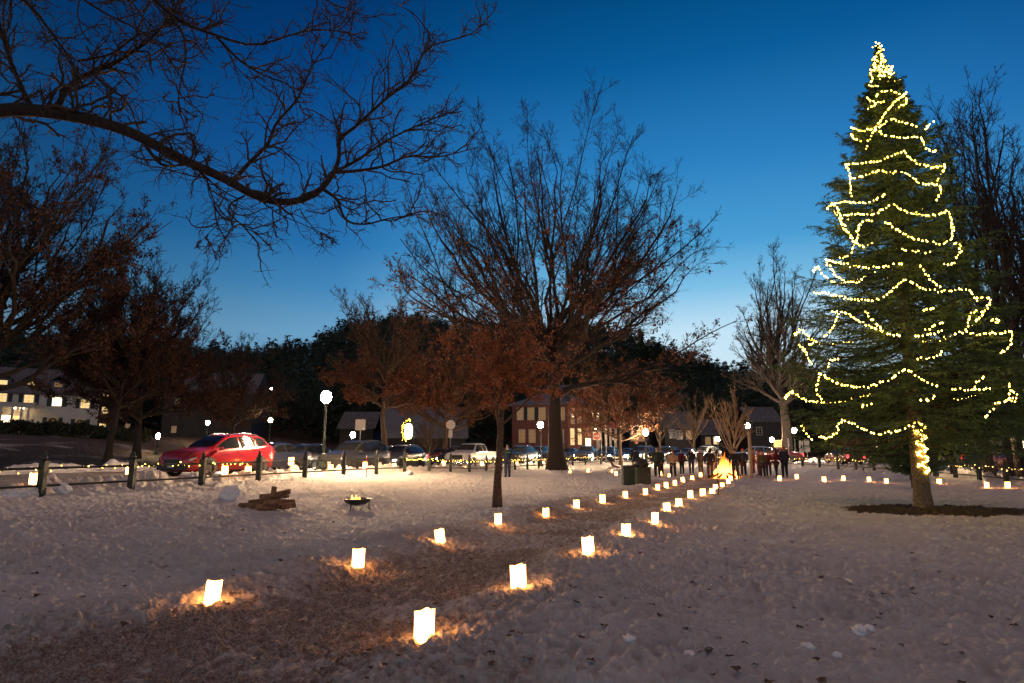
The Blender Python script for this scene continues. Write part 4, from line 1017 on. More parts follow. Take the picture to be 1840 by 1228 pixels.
# --- skyline conifers, each on its own, and the wooded hill as one mass
for k, (px, top, R_, H, r_) in enumerate([(1240, 634, 200, 16, 4.6), (1249, 632, 203, 16, 4.2), (1272, 648, 205, 14, 3.6), (1353, 670, 170, 13, 3.4), (1325, 683, 190, 10, 2.8), (1336, 686, 200, 9, 2.6),
                                            (1182, 618, 190, 15, 5.0), (1160, 625, 195, 14, 4.5), (716, 590, 210, 14, 3.8), (586, 622, 215, 13, 3.6), (1215, 655, 200, 12, 4), (1310, 680, 180, 11, 3.4), (1292, 672, 200, 12, 3.5), (1375, 700, 150, 10, 3.4), (482, 644, 150, 9, 3)]):
    p = at(px, top, R_)
    conifer('pine_tree', 'dark conifer on the skyline, %s' % ['tallest of the pair above the bonfire', 'right twin of the tallest skyline conifer', 'pointed one right of the twin conifers', 'narrow spire left of the tall bare tree', 'short one left of the narrow spire', 'smallest one beside the narrow spire',
        'bushy one right of the oak', 'bushy one touching the oak boughs', 'lone one behind the lone forked tree', 'round one left of the big lamp', 'broad one left of the twins', 'broad one in the dip right of the twins', 'one just right of the pointed one', 'low one behind the tall bare tree', 'small one at the left foot of the hill'][k],
        p[0], p[1], H, r_, 200 + k, p[2] - H, .8, 'skyline conifers')
def forest():
    g = np.random.default_rng(3); Vc = []; Tc = []; b = 0
    az = np.radians(g.uniform(-50, 42, 5200)); rr = g.uniform(125, 275, 5200)
    X = rr * np.sin(az); Y = rr * np.cos(az); Z = macro(X, Y)
    # vertical slivers clustered into crowns
    n = len(X); con = g.random(n) < .42; H = np.where(con, g.uniform(8, 14, n), g.uniform(8, 12, n)); Rd = np.where(con, g.uniform(1.8, 3, n), g.uniform(2.5, 4, n))
    m = 58
    u = g.random((n, m)); a = g.uniform(0, 6.28, (n, m))
    hc = H[:, None] * (.12 + .88 * u); rc = Rd[:, None] * (1 - u) * g.uniform(.3, 1, (n, m))
    hb = H[:, None] * (.35 + .5 * u); rb = Rd[:, None] * np.sqrt(np.clip(1 - ((u - .35) / .65) ** 2, .02, 1)) * g.uniform(.1, .8, (n, m))
    h = np.where(con[:, None], hc, hb); r_ = np.where(con[:, None], rc, rb)
    C = np.stack([X[:, None] + r_ * np.cos(a), Y[:, None] + r_ * np.sin(a), Z[:, None] + h], -1)
    dirc = np.stack([np.cos(a), np.sin(a), np.where(con[:, None], -.15, 1.6) + 0 * a], -1) + g.normal(0, .25, C.shape)
    dirc = nrm(dirc); L = np.where(con[:, None], Rd[:, None] * .55, H[:, None] * .26)[..., None] * g.uniform(.6, 1.2, (n, m))[..., None]
    wd = np.where(con, .42, .11)[:, None, None] * g.uniform(.6, 1.3, (n, m))[..., None]
    s = nrm(np.cross(dirc, g.normal(0, 1, C.shape)))
    V = np.stack([C - s * wd, C + s * wd, C + dirc * L], 2).reshape(-1, 3)
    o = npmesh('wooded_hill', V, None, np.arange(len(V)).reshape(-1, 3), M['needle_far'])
    meta(o, 'dark wooded hill of bare and evergreen trees along the horizon', 'forest', kind='stuff')
forest()
# dry leaves on the snow
g = np.random.default_rng(8)
n = 520; r_ = np.exp(g.uniform(math.log(4), math.log(28), n)); a = np.radians(g.uniform(-42, 42, n)); X = r_ * np.sin(a); Y = r_ * np.cos(a)
ok = sdist(X, Y) > .3; X = X[ok]; Y = Y[ok]; C = np.stack([X, Y, height(X, Y) + .012], 1)
aa = g.uniform(0, 6.28, len(C)); s = g.uniform(.022, .055, len(C)); vs = []; 
for k_, rad_ in ((0, .5), (1, 1), (2, .45), (3, 1.1), (4, .5), (5, .9), (6, .4)):
    th = aa + k_ * 2 * PI / 7; vs.append(C + np.stack([np.cos(th) * s * rad_, np.sin(th) * s * rad_, g.uniform(-.3, .9, len(C)) * s * .6], 1))
vs.append(C + np.array([0, 0, .006])); V = np.stack(vs, 1).reshape(-1, 3); b = (np.arange(len(C)) * 8)[:, None]
T = np.concatenate([b + [7, k_, (k_ + 1) % 7] for k_ in range(7)])
meta(npmesh('fallen_leaves', V, None, T, M['bark']), 'curled brown oak leaves scattered over the snow', 'leaves', kind='stuff')

# ---------------------------------------------------------------- vehicles (local x = forward)
PAINT = {}
def paint(name, c, rough=.32, metal=.25):
    if name not in PAINT: PAINT[name] = mat(name, c, rough, metal=metal, coat=.6, var=.08, vscale=2)
    return PAINT[name]
STN = {
 'crossover': dict(L=2.24, wb=1.34, wr=.36, ty=.80, st=[(2.24, .42, .62, .66, .55, .46), (2.18, .26, .76, .82, .78, .66), (1.95, .21, .90, .98, .89, .74), (1.45, .21, .98, 1.07, .92, .76), (1.02, .21, 1.03, 1.13, .92, .73),
     (.62, .21, 1.05, 1.38, .92, .67), (.22, .21, 1.07, 1.58, .92, .62), (-.10, .21, 1.08, 1.64, .92, .61), (-.55, .21, 1.10, 1.67, .92, .61), (-1.1, .21, 1.13, 1.655, .92, .60), (-1.55, .21, 1.17, 1.61, .915, .59), (-1.85, .22, 1.19, 1.53, .90, .58), (-2.12, .24, 1.16, 1.24, .86, .64), (-2.24, .34, .98, 1.03, .80, .62), (-2.27, .46, .80, .84, .70, .55)],
     side=[(1.0, -.22), (-.32, -1.12), (-1.22, -1.80)], wind=(1.0, .22), rear=(-1.86, -2.12), rails=True),
 'wagon': dict(L=2.2, wb=1.28, wr=.35, ty=.78, st=[(2.2, .42, .60, .64, .55, .46), (2.14, .26, .74, .80, .78, .66), (1.9, .21, .86, .93, .87, .74), (1.35, .21, .93, 1.02, .90, .76), (1.0, .21, .98, 1.07, .90, .73),
     (.65, .21, 1.0, 1.33, .90, .67), (.30, .21, 1.01, 1.52, .90, .63), (0, .21, 1.02, 1.58, .90, .63), (-.6, .21, 1.03, 1.60, .90, .63), (-1.2, .21, 1.04, 1.59, .90, .63), (-1.75, .21, 1.05, 1.55, .89, .62), (-1.98, .22, 1.05, 1.47, .88, .62), (-2.14, .24, 1.0, 1.08, .84, .66), (-2.2, .34, .92, .96, .80, .62)],
     side=[(1.0, -.18), (-.28, -1.10), (-1.2, -1.92)], wind=(1.0, .30), rear=(-1.98, -2.14), rails=True),
 'sedan': dict(L=2.3, wb=1.36, wr=.33, ty=.76, st=[(2.3, .42, .56, .60, .55, .46), (2.24, .24, .68, .73, .76, .66), (1.95, .20, .80, .86, .86, .74), (1.4, .20, .88, .95, .88, .76), (.95, .20, .92, .99, .88, .73),
     (.55, .20, .93, 1.22, .88, .66), (.15, .20, .94, 1.40, .88, .60), (-.3, .20, .95, 1.44, .88, .60), (-.85, .20, .96, 1.42, .88, .60), (-1.25, .20, .97, 1.27, .88, .63), (-1.65, .20, .98, 1.05, .87, .70), (-2.1, .22, .96, 1.02, .84, .70), (-2.28, .30, .86, .90, .78, .62), (-2.32, .42, .70, .74, .66, .55)],
     side=[(.9, -.20), (-.30, -1.0), (-1.06, -1.5)], wind=(.95, .15), rear=(-.85, -1.65), rails=False),
 'pickup': dict(L=2.75, wb=1.75, wr=.39, ty=.84, st=[(2.75, .55, .80, .86, .86, .74), (2.70, .34, .98, 1.05, .94, .82), (2.45, .30, 1.10, 1.18, .97, .84), (1.7, .30, 1.16, 1.25, .98, .84), (1.35, .30, 1.19, 1.29, .98, .80),
     (1.1, .30, 1.2, 1.5, .98, .74), (.82, .30, 1.21, 1.74, .98, .68), (.55, .30, 1.22, 1.82, .98, .67), (-.2, .30, 1.22, 1.84, .98, .67), (-.72, .30, 1.22, 1.80, .98, .67), (-.80, .30, 1.22, 1.76, .98, .68), (-.88, .30, 1.20, 1.26, .98, .86), (-1.0, .32, 1.19, 1.23, .97, .90), (-2.6, .34, 1.19, 1.23, .97, .90), (-2.78, .42, 1.17, 1.20, .94, .86)],
     side=[(1.3, .05), (-.05, -.70)], wind=(1.35, .82), rear=(-.80, -.88), rails=False),
}
def car(kind, pm, label, cat, lights=(False, False), group=None, plate=True):
    S = STN[kind]; st = S['st']; t = thing({'pickup': 'pickup_truck'}.get(kind, 'car'), label, cat, (0, 0, 0), 0, group)
    def ring(s):
        x, zb, zs, zt, w, wr = s
        zm = zb + (zs - zb) * .45
        half = [(0, zb), (w * .82, zb), (w * .965, zb + .10), (w, zm), (w * .985, zs - .07), (w * .94, zs), (wr + (w * .94 - wr) * .45, zs + (zt - zs) * .5), (wr, zt - .05), (wr * .86, zt - .008), (wr * .4, zt + .015), (0, zt + .02)]
        return [(x, y, z) for y, z in half] + [(x, -y, z) for y, z in half[-2:0:-1]]
    rings = [ring(s) for s in st]; n = len(rings[0]); m = MB()
    m.v = [p for r in rings for p in r]
    for i in range(len(rings) - 1):
        for k in range(n): m.f.append([i * n + k, i * n + (k + 1) % n, (i + 1) * n + (k + 1) % n, (i + 1) * n + k])
    m.f.append(list(range(n))); m.f.append([(len(rings) - 1) * n + k for k in range(n)][::-1])
    body = m.build('body', pm, t, True)
    def prof(x):
        xs = [s[0] for s in st][::-1]; out = [np.interp(x, xs, [s[j] for s in st][::-1]) for j in (1, 2, 3, 4, 5)]; return out
    g_ = M['glass_dark']
    def quadpatch(name, fn, u, v, mt, nrm_out, inset=.0):
        mm = MB(); nu, nv = u, v
        vs = [];
        for i in range(nu + 1):
            for j in range(nv + 1): vs.append(fn(i / nu, j / nv))
        fs = [[i * (nv + 1) + j, (i + 1) * (nv + 1) + j, (i + 1) * (nv + 1) + j + 1, i * (nv + 1) + j + 1] for i in range(nu) for j in range(nv)]
        vs = [tuple(Vector(p) + Vector(nrm_out) * .022) for p in vs]
        mm.add(vs, fs); return mm.build(name, mt, t)
    for sd in (1, -1):
        for (xa, xb) in S['side']:
            def fn(u, v, xa=xa, xb=xb, sd=sd):
                x = xa + (xb - xa) * u; zb, zs, zt, w, wr = prof(x)
                h0, h1 = zs + .03, max(zs + .035, zt - .085); z = h0 + (h1 - h0) * v
                f = (z - zs) / max(.01, (zt - .05) - zs); f = min(max(f, 0), 1)
                return (x, sd * (w * .94 + (wr - w * .94) * (f * .9 + .1 * min(1, f * 2))), z)
            quadpatch('window', fn, 6, 3, g_, (0, sd * 1.0, .35))
    xa, xb = S['wind']
    def fw(u, v):
        x = xa - .03 + (xb - xa + .06) * u; zb, zs, zt, w, wr = prof(x); y = (v - .5) * 2 * wr * .90
        return (x, y, zt + .016 - abs(v - .5) * .03)
    quadpatch('windshield', fw, 5, 4, g_, (.5, 0, .8))
    xa2, xb2 = S['rear']
    def fr(u, v):
        x = xa2 + (xb2 - xa2) * (.06 + .86 * u); zb, zs, zt, w, wr = prof(x); y = (v - .5) * 2 * wr * .86
        return (x, y, zt + .016 - abs(v - .5) * .03)
    quadpatch('rear_window', fr, 3, 3, g_, (-.7, 0, .5))
    # wheels
    for sx_ in (1, -1):
        for sd in (1, -1):
            cx = S['wb'] * sx_; w = prof(cx)[3]; r_ = S['wr']
            ar = MB(); ar.prism([(cx + (r_ * 1.17) * math.cos(a), r_ + (r_ * 1.17) * math.sin(a)) for a in np.linspace(-.25, PI + .25, 16)], 'y', sd * (w - .12), sd * (w + .008)); ar.build('wheel_arch', M['plastic'], t)
            wh = MB(); n_ = 20
            pr = [(r_ * .62, -.10), (r_ * .96, -.10), (r_, -.07), (r_, .07), (r_ * .96, .10), (r_ * .62, .10)]
            pts = [(cx + q * math.cos(a), w - .07 + zz_, r_ + q * math.sin(a)) for q, zz_ in pr for a in np.arange(n_) * 2 * PI / n_]
            fs = [[i * n_ + k, i * n_ + (k + 1) % n_, (i + 1) * n_ + (k + 1) % n_, (i + 1) * n_ + k] for i in range(5) for k in range(n_)]
            pts = [(x, sd * y, z) for x, y, z in pts]; wh.add(pts, fs); wo_ = wh.build('wheel', M['tyre'], t, True)
            rm = MB(); yy = sd * (w + .012)
            rm.prism([(cx + r_ * .63 * math.cos(a), r_ + r_ * .63 * math.sin(a)) for a in np.arange(16) * PI / 8], 'y', sd * (w - .10), sd * (w - .045))
            for k in range(5):
                a = k * 2 * PI / 5 + .3
                rm.prism([(cx + .05 * math.cos(a + 1.57), r_ + .05 * math.sin(a + 1.57)), (cx + .05 * math.cos(a - 1.57), r_ + .05 * math.sin(a - 1.57)), (cx + r_ * .6 * math.cos(a - .12), r_ + r_ * .6 * math.sin(a - .12)), (cx + r_ * .6 * math.cos(a + .12), r_ + r_ * .6 * math.sin(a + .12))], 'y', sd * (w - .045), sd * (w - .005))
            rm.build('rim', M['rim'], wo_)
    # face
    xf = st[1][0]; zh = st[1][2] - .09; wf = st[1][4]; xr = st[-2][0]
    hl = M['headlight_on'] if lights[0] else M['headlight_off']; tl = M['tail_on'] if lights[1] else M['tail_off']
    for sd in (1, -1):
        MB().add([(xf - .02, sd * wf * .60, zh - .05), (xf - .02 - .10, sd * (wf + .05), zh - .03), (xf - .30, sd * (prof(xf - .3)[3] + .004), zh + .08), (xf - .16, sd * wf * .93, zh + .12), (xf - .03, sd * wf * .62, zh + .06),
                  (xf + .045, sd * wf * .60, zh - .05), (xf - .02, sd * (wf + .085), zh - .03), (xf - .27, sd * (prof(xf - .3)[3] + .03), zh + .08), (xf - .10, sd * wf * .95, zh + .13), (xf + .03, sd * wf * .62, zh + .06)],
                 [(0, 4, 3, 2, 1), (5, 6, 7, 8, 9), (0, 1, 6, 5), (1, 2, 7, 6), (2, 3, 8, 7), (3, 4, 9, 8), (4, 0, 5, 9)]).build('headlight', hl, t)
        zt_ = prof(xr)[1]
        MB().box((xr - .015, sd * (st[-2][4] * .90), zt_ - .10), (.07, .16, .30), None, .9).build('tail_light', tl, t, bevel=.01)
        xm = S['side'][0][0] - .12; wm = prof(xm)[3]
        MB().box((xm, sd * (wm + .10), prof(xm)[1] + .06), (.10, .20, .13), None, .8).build('mirror', pm if kind != 'pickup' else M['plastic'], t, bevel=.02)
        for q in S['side'][:2]:
            xh = q[1] + .12; MB().box((xh, sd * (prof(xh)[3] * .995 + .012), prof(xh)[1] - .12), (.16, .03, .03)).build('door_handle', pm, t, bevel=.006)
        if S['rails']:
            xs = np.linspace(.10, -1.55, 9); rp = [(x, sd * (prof(x)[4] * .93), prof(x)[2] + (.045 if 0 < i < 8 else -.01)) for i, x in enumerate(xs)]
            MB().tube(rp, .018, 6).build('roof_rail', M['chrome'], t, True)
    gh = .16 if kind != 'pickup' else .30
    MB().box((xf + .045, 0, zh - .06 if kind != 'pickup' else zh - .05), (.05, wf * 1.1, gh)).build('grille', M['plastic'], t, bevel=.01)
    MB().box((xf + .02, 0, st[1][1] + .12), (.14, wf * 1.94, .20), None, .96).build('bumper', M['chrome'] if kind == 'pickup' else M['plastic'], t, bevel=.02)
    if lights[0]:
        ld = bpy.data.lights.new('headlight_beam', 'SPOT'); ld.energy = 1500; ld.color = (1, .86, .66); ld.spot_size = R(95); ld.spot_blend = .8; ld.shadow_soft_size = .12
        lo = bpy.data.objects.new('headlight_beam', ld); lo.location = (xf + .14, 0, zh); lo.rotation_euler = (0, -R(90) + R(9), 0); link(lo, t)
    if plate: MB().box((xf + .10, 0, st[1][1] + .20), (.012, .31, .155)).build('licence_plate', M['white_paint'], t, bevel=.003)
    return t
HEAD_IN = math.atan2(-U_[1], -U_[0]); HEAD_OUT = math.atan2(U_[1], U_[0])
def put(o, xy, rot, zoff=0.0):
    o.location = (xy[0], xy[1], mz(*xy) + .03 + zoff); o.rotation_euler = (0, 0, rot); return o
red = paint('red_paint', (.30, .008, .016), .25, .1); grey = paint('grey_paint', (.035, .036, .04)); white = paint('white_car_paint', (.62, .60, .58), .35, 0); black = paint('black_paint', (.02, .02, .022)); silver = paint('silver_paint', (.09, .095, .11)); navy = paint('navy_paint', (.03, .04, .08)); maroon = paint('maroon_paint', (.12, .015, .02))
rc = put(car('crossover', red, 'red crossover parked behind the left fence, its nose towards the camera', 'car'), onfence(402, -3.75), HEAD_IN)
put(car('wagon', grey, 'dark grey wagon parked behind the street lamp, pale light through its windows', 'car'), onfence(642, -3.75), HEAD_IN)
put(car('pickup', white, 'white pickup truck with dark grille parked left of the slim young tree', 'pickup truck'), onfence(850, -3.9), HEAD_IN)
gt = 'traffic queueing round the green'; gp = 'cars parked beyond the green'
blk = car('crossover', black, 'dark parked car seen between the young tree and the lamp by the oak', 'car', group=gp); put(blk, onfence(935, -3.8), HEAD_IN)
wcar = car('sedan', silver, 'pale car with bluish windscreen right behind the oak trunk', 'car', group=gp); put(wcar, onfence(1021, -3.8), HEAD_IN)
hs = {k: car(k, p_, 'x', 'car', (True, False), gt) for k, p_ in (('sedan', navy), ('crossover', silver), ('wagon', black))}
ts = {k: car(k, p_, 'x', 'car', (False, True), gt) for k, p_ in (('sedan', maroon), ('crossover', black), ('wagon', navy))}
usedk = set(); kk = ['sedan', 'crossover', 'wagon']
def traffic(i, xy, rot, head, label):
    pool = hs if head else ts; k = kk[i % 3]; key = (head, k)
    if key not in usedk: usedk.add(key); o = pool[k]; o['label'] = label
    else: o = dup(pool[k], label=label)
    put(o, xy, rot)
nn = np.array([.927, -.376]); i = 0
for tt in [15.6, 28.2, 37.0, 46.5, 57]:
    traffic(i, P0 + nn * -6.9 + U_ * tt, HEAD_IN, True, '%s oncoming car with blazing headlights in the near lane from the left' % ordw(i)); i += 1
i = 0
for tt in [16, 23.5, 32, 41.5]:
    traffic(i, P0 + nn * -10.3 + U_ * tt, HEAD_OUT, False, '%s car with red tail lights in the far lane from the left' % ordw(i)); i += 1
for i, (px, Y, a, hd) in enumerate([(1052, 69.5, 200, 1), (1088, 71, 195, 1), (1120, 70.5, 188, 1), (1150, 70.8, 182, 1), (1190, 71, 178, 1), (1228, 71, 176, 1), (1262, 73, 174, 1), (1345, 71, 165, 0), (1392, 68.5, 150, 0)]):
    traffic(i + 1, ((px - CXP) / F_PX * Y, Y), R(a + (50 if hd else 0)), bool(hd), '%s car on the cross street behind the onlookers from the oak' % ordw(i))
for i, (x, y) in enumerate([(30.6, 60), (31.0, 53), (31.2, 46), (31.0, 39.5), (29.8, 33), (28.5, 26.5)]):
    traffic(i, (x, y), R(88 - 0 * i), False, '%s car with red tail lights behind the spruce from the far end' % ordw(i))

# ---------------------------------------------------------------- buildings
class Wall:
    """a facade: origin at its left foot seen from outside, running to the right"""
    def __init__(s, a, b, z0):
        s.a = np.array(a, float); s.b = np.array(b, float); s.L = np.linalg.norm(s.b - s.a); s.e = (s.b - s.a) / s.L
        s.n = np.array([s.e[1], -s.e[0]]); s.z0 = z0
    def s_at(s, px):
        k = (px - CXP) / F_PX
        return (k * s.a[1] - s.a[0]) / (s.e[0] - k * s.e[1])
    def z_at(s, px, py):
        q = s.a + s.e * s.s_at(px); return at(px, py, q[1])[2]
    def box(s, m, u, z, w, h, d0, d1, org):
        vs = []
        for zz in (z - h / 2, z + h / 2):
            for uu, dd in ((u - w / 2, d0), (u + w / 2, d0), (u + w / 2, d1), (u - w / 2, d1)):
                q = s.a + s.e * uu + s.n * dd; vs.append((q[0] - org[0], q[1] - org[1], zz - org[2]))
        m.add(vs, [(0, 3, 2, 1), (4, 5, 6, 7), (0, 1, 5, 4), (1, 2, 6, 5), (2, 3, 7, 6), (3, 0, 4, 7)]); return m
def window(w, root, u, z, ww, hh, pane='window_warm', shutters=False, frame='white_paint', muntin=(2, 3)):
    org = tuple(root.location); m = MB(); t_ = .07
    for du, dz, a, b in ((0, hh / 2, ww + t_, t_), (0, -hh / 2, ww + t_, t_), (-ww / 2, 0, t_, hh - t_), (ww / 2, 0, t_, hh - t_)): w.box(m, u + du, z + dz, a, b, .0, .06, org)
    for k in range(1, muntin[0]): w.box(m, u - ww / 2 + ww * k / muntin[0], z, .03, hh - t_, .015, .045, org)
    for k in range(1, muntin[1]): w.box(m, u, z - hh / 2 + hh * k / muntin[1], ww - t_, .03, .016, .042, org)
    f = m.build('window', M[frame], root)
    w.box(MB(), u, z, ww - t_, hh - t_, .003, .012, org).build('pane', M[pane], f)
    if shutters:
        for sd in (-1, 1):
            m = MB(); cu = u + sd * (ww / 2 + .33)
            w.box(m, cu, z, .46, hh + .1, .0, .04, org)
            for k in range(7): w.box(m, cu, z - hh * .42 + hh * .14 * k, .36, hh * .06, .04, .055, org)
            m.build('shutter', M['shutter'], root)
def block(name, label, foot, z0, h, wallm, roofm, ridge=2.5, hip=False, over=.4, cat='house', axis=None):
    """foot: 4 corners a,b,c,d with a-b the front seen from outside left to right"""
    a, b, c, d = [np.array(p, float) for p in foot]; ctr = (a + b + c + d) / 4
    t = thing(name, label, cat, (ctr[0], ctr[1], z0))
    L = [p - ctr for p in (a, b, c, d)]
    m = MB(); m.prism([tuple(p) for p in L], 'z', -1.5, h)
    e = nrm(L[1] - L[0]); f = nrm(L[3] - L[0]); wl = np.linalg.norm(L[1] - L[0]); dp_ = np.linalg.norm(L[3] - L[0])
    if not hip:   # gable ends
        for s_ in (0, 1):
            p, q = (L[0], L[3]) if s_ == 0 else (L[1], L[2]); mid = (p + q) / 2; ee = e * (.1 if s_ == 0 else -.1)
            m.add([(*p, h), (*q, h), (*mid, h + ridge), (*(p + ee), h), (*(q + ee), h), (*(mid + ee), h + ridge)], [(0, 1, 2), (5, 4, 3), (0, 2, 5, 3), (1, 4, 5, 2)])
    m.build('wall', wallm, t)
    r_ = MB(); o = over; th = .18
    A, B, C, D = L[0] - e * o - f * o, L[1] + e * o - f * o, L[2] + e * o + f * o, L[3] - e * o + f * o
    k = (dp_ / 2 if hip else 0)
    R1, R2 = (A + D) / 2 + e * k, (B + C) / 2 - e * k; zz = h + ridge + ridge * o / (dp_ / 2) * 0 + .06; ze = h - ridge * o / (dp_ / 2) + .06
    for dz in (0,):
        V = [(*A, ze), (*B, ze), (*C, ze), (*D, ze), (*R1, zz), (*R2, zz)]; V += [(x, y, z + th) for x, y, z in V]
        r_.add(V, [(0, 1, 5, 4), (2, 3, 4, 5), (1, 2, 5), (3, 0, 4), (6, 10, 11, 7), (8, 11, 10, 9), (7, 11, 8), (9, 10, 6), (0, 6, 7, 1), (1, 7, 8, 2), (2, 8, 9, 3), (3, 9, 6, 0)])
    r_.build('roof', roofm, t)
    return t, ctr
# white house
zW = 3.45
hA = np.array([-66.0, 85.0]); hB = np.array([-58.2, 90.5]); he = nrm(hB - hA); hA2 = hA - he * 9; hn = np.array([-he[1], he[0]])
wh, hc = block('white_house', 'white two storey house with dark shutters and lit porch beyond the street', [hA2, hB, hB + hn * 8, hA2 + hn * 8], zW, 5.45, M['white_paint'], M['slate'], 3.4)
W1 = Wall(hA2, hB, zW)
for k, (px, py) in enumerate([(53, 718), (104, 722), (155, 726), (4, 714)]):
    window(W1, wh, W1.s_at(px), W1.z_at(px, py), 1.1, 1.25, 'window_warm' if k != 1 else 'window_bright', True)
for k, (px, py) in enumerate([(100, 761), (150, 764)]):
    window(W1, wh, W1.s_at(px), W1.z_at(px, py), 1.1, 1.5, 'window_dim', True)
    u = W1.s_at(px); z = W1.z_at(px, py) + .25; q = W1.a + W1.e * u + W1.n * .12
    wr_ = MB(); ring_ = [(q[0] + W1.e[0] * .38 * math.cos(a), q[1] + W1.e[1] * .38 * math.cos(a), z + .38 * math.sin(a)) for a in np.linspace(0, 2 * PI, 15)]
    o = wr_.tube(ring_, .11, 6).build('wreath', M['hedge'], None, True); meta(o, 'green wreath hanging in the %s ground floor window of the white house' % ('left' if k == 0 else 'right'), 'wreath', 'wreaths on the white house')
# porch
org = tuple(wh.location); u0, u1 = W1.s_at(-60), W1.s_at(66); pm_ = MB(); zp = W1.z_at(30, 730)
W1.box(pm_, (u0 + u1) / 2, zp, u1 - u0, .5, .02, 2.6, org); W1.box(pm_, (u0 + u1) / 2, zp + .3, u1 - u0 + .4, .12, .03, 2.8, org)
for px in (28, 44, 56, 8): W1.box(pm_, W1.s_at(px), zW + (zp - zW - .25) / 2, .26, zp - zW - .25, 2.2, 2.46, org)
pm_.build('porch', M['white_paint'], wh)
W1.box(MB(), (u0 + W1.s_at(24)) / 2, zW + 1.25, W1.s_at(24) - u0, 2.2, .004, .02, org).build('porch_window', M['window_bright'], wh)
W1.box(MB(), W1.s_at(36), zW + 1.2, .9, 2.2, .004, .02, org).build('door', M['window_warm'], wh)
for px in (30, 44): W1.box(MB(), W1.s_at(px), zp - .34, .35, .14, 1.2, 1.5, org).build('porch_lamp', mat('porch_light', (1, .8, .5), .4, emit=(1, .72, .35), estr=45), wh)
for k, (px, py) in enumerate([(53, 689), (103, 692), (2, 686)]):
    u = W1.s_at(px); z = 9.9; dm = MB(); W1.box(dm, u, z, 1.7, 1.7, -2.6, -.9, org)
    for s_ in (-1, 1):
        pa = [W1.a + W1.e * (u + s_ * 1.05) + W1.n * dd for dd in (-.8, -3.2)]; pc = [W1.a + W1.e * u + W1.n * dd for dd in (-.8, -3.2)]
        dm.add([(pa[0][0] - org[0], pa[0][1] - org[1], z + .75 - org[2]), (pa[1][0] - org[0], pa[1][1] - org[1], z + .75 - org[2]), (pc[1][0] - org[0], pc[1][1] - org[1], z + 1.5 - org[2]), (pc[0][0] - org[0], pc[0][1] - org[1], z + 1.5 - org[2])], [(0, 1, 2, 3)])
    dm.build('dormer', M['slate'], wh)
    W1.box(MB(), u, z, .9, 1.1, -.89, -.87, org).build('pane', M['window_warm'] if k != 1 else M['window_dim'], wh)
wC = hB + hn * 2.0; wD = wC + he * 2.6
wg, _ = block('grey_house', 'narrow dark grey house wing with three stacked lit windows, right of the white house', [wC + he * .01, wD, wD + hn * 7, wC + hn * 7 + he * .01], zW, 6.4, M['grey_wall'], M['slate'], 1.6)
W2 = Wall(wC, wD, zW)
for px, py in ((192, 706), (192, 738), (190, 768)): window(W2, wg, W2.s_at(px), W2.z_at(px, py), .85, 1.1, 'window_warm', False)
dk, _ = block('dark_house', 'dark house with faintly lit upper windows hidden behind the leafy trees', [(-50, 92), (-38, 94), (-39, 102), (-51, 100)], mz(-45, 95), 6.5, M['dark_wall'], M['slate'], 3)
W3 = Wall((-50, 92), (-38, 94), mz(-45, 95))
for px, py in ((236, 710), (236, 735), (235, 768), (320, 722), (318, 772)): window(W3, dk, W3.s_at(px), W3.z_at(px, py), .6, .9, 'window_dim')
# hedge before the house
hg = MB(); HP = []
g = np.random.default_rng(21)
n = 9000; u = g.random(n); X = -60 + 20 * u; Y = 68 + 3 * u + g.uniform(-.7, .7, n); Z = np.array([mz(-60 + 20 * q, 68 + 3 * q) for q in np.linspace(0, 1, 60)]); zz = np.interp(u, np.linspace(0, 1, 60), Z) + 1.35 * g.random(n) ** .6 + .15 * np.sin(X * 2)
V, T = leaf_cards(np.stack([X, Y, zz], 1), .32, g); meta(npmesh('hedge', V, None, T, M['hedge']), 'long dark clipped hedge between the street and the white house', 'hedge')
# barn
bn, _ = block('barn', 'low dark barn with a broad snow covered roof glimpsed right of the lone forked tree', [(-16.6, 84), (-6.2, 86), (-7.4, 98), (-17.8, 96)], 0, 3.0, M['dark_wall'], M['roof_snow'], 4.0)
bs, _ = block('shed', 'small dark outbuilding behind the square street sign', [(-24.5, 92), (-19.8, 92), (-19.8, 99), (-24.5, 99)], 0, 4.4, M['dark_wall'], M['slate'], 2.2)
# brick inn
C_ = np.array([7.65, 88.]); R_ = np.array([14.0, 100.]); L_ = np.array([0.0, 92.]); Bk = R_ + L_ - C_
zi = 0.0; inn, _ = block('brick_inn', 'two storey red brick inn with candle lit windows and white columned entrance', [L_, C_, R_, Bk][0:1] + [C_, R_, Bk], zi, 7.6, M['brick'], M['roof_snow'], 3.0, True, cat='inn')
WL = Wall(L_, C_, zi); WR = Wall(C_, R_, zi); org = tuple(inn.location)
for px in (935, 954, 974, 1008): window(WL, inn, WL.s_at(px), WL.z_at(px, 744), 1.0, 1.7, 'window_dim' if px < 999 else 'window_dim', px in (954,))
for px in (938, 956, 1006): window(WL, inn, WL.s_at(px), WL.z_at(px, 784), 1.0, 1.8, 'window_dim')
for k, px in enumerate((1028, 1040, 1052, 1064, 1073)):
    window(WR, inn, WR.s_at(px), WR.z_at(px, 748), 1.25, 2.1, 'window_dim')
    WR.box(MB(), WR.s_at(px), WR.z_at(px, 746), .32, .55, .05, .12, org).build('window_candle', M['window_bright'], inn)
for px in (1027, 1040): window(WR, inn, WR.s_at(px), WR.z_at(px, 785), 1.5, 2.3, 'window_warm')
WR.box(MB(), WR.s_at(1055), 1.5, 2.0, 2.9, .01, .05, org).build('door', M['window_bright'], inn)
pm_ = MB(); ua, ub = WR.s_at(1047), WR.s_at(1084)
WR.box(pm_, (ua + ub) / 2, WR.z_at(1060, 764), ub - ua, .9, .02, 2.3, org); pm_.build('portico', mat('portico_red', (.34, .07, .07), .7, var=.15), inn)
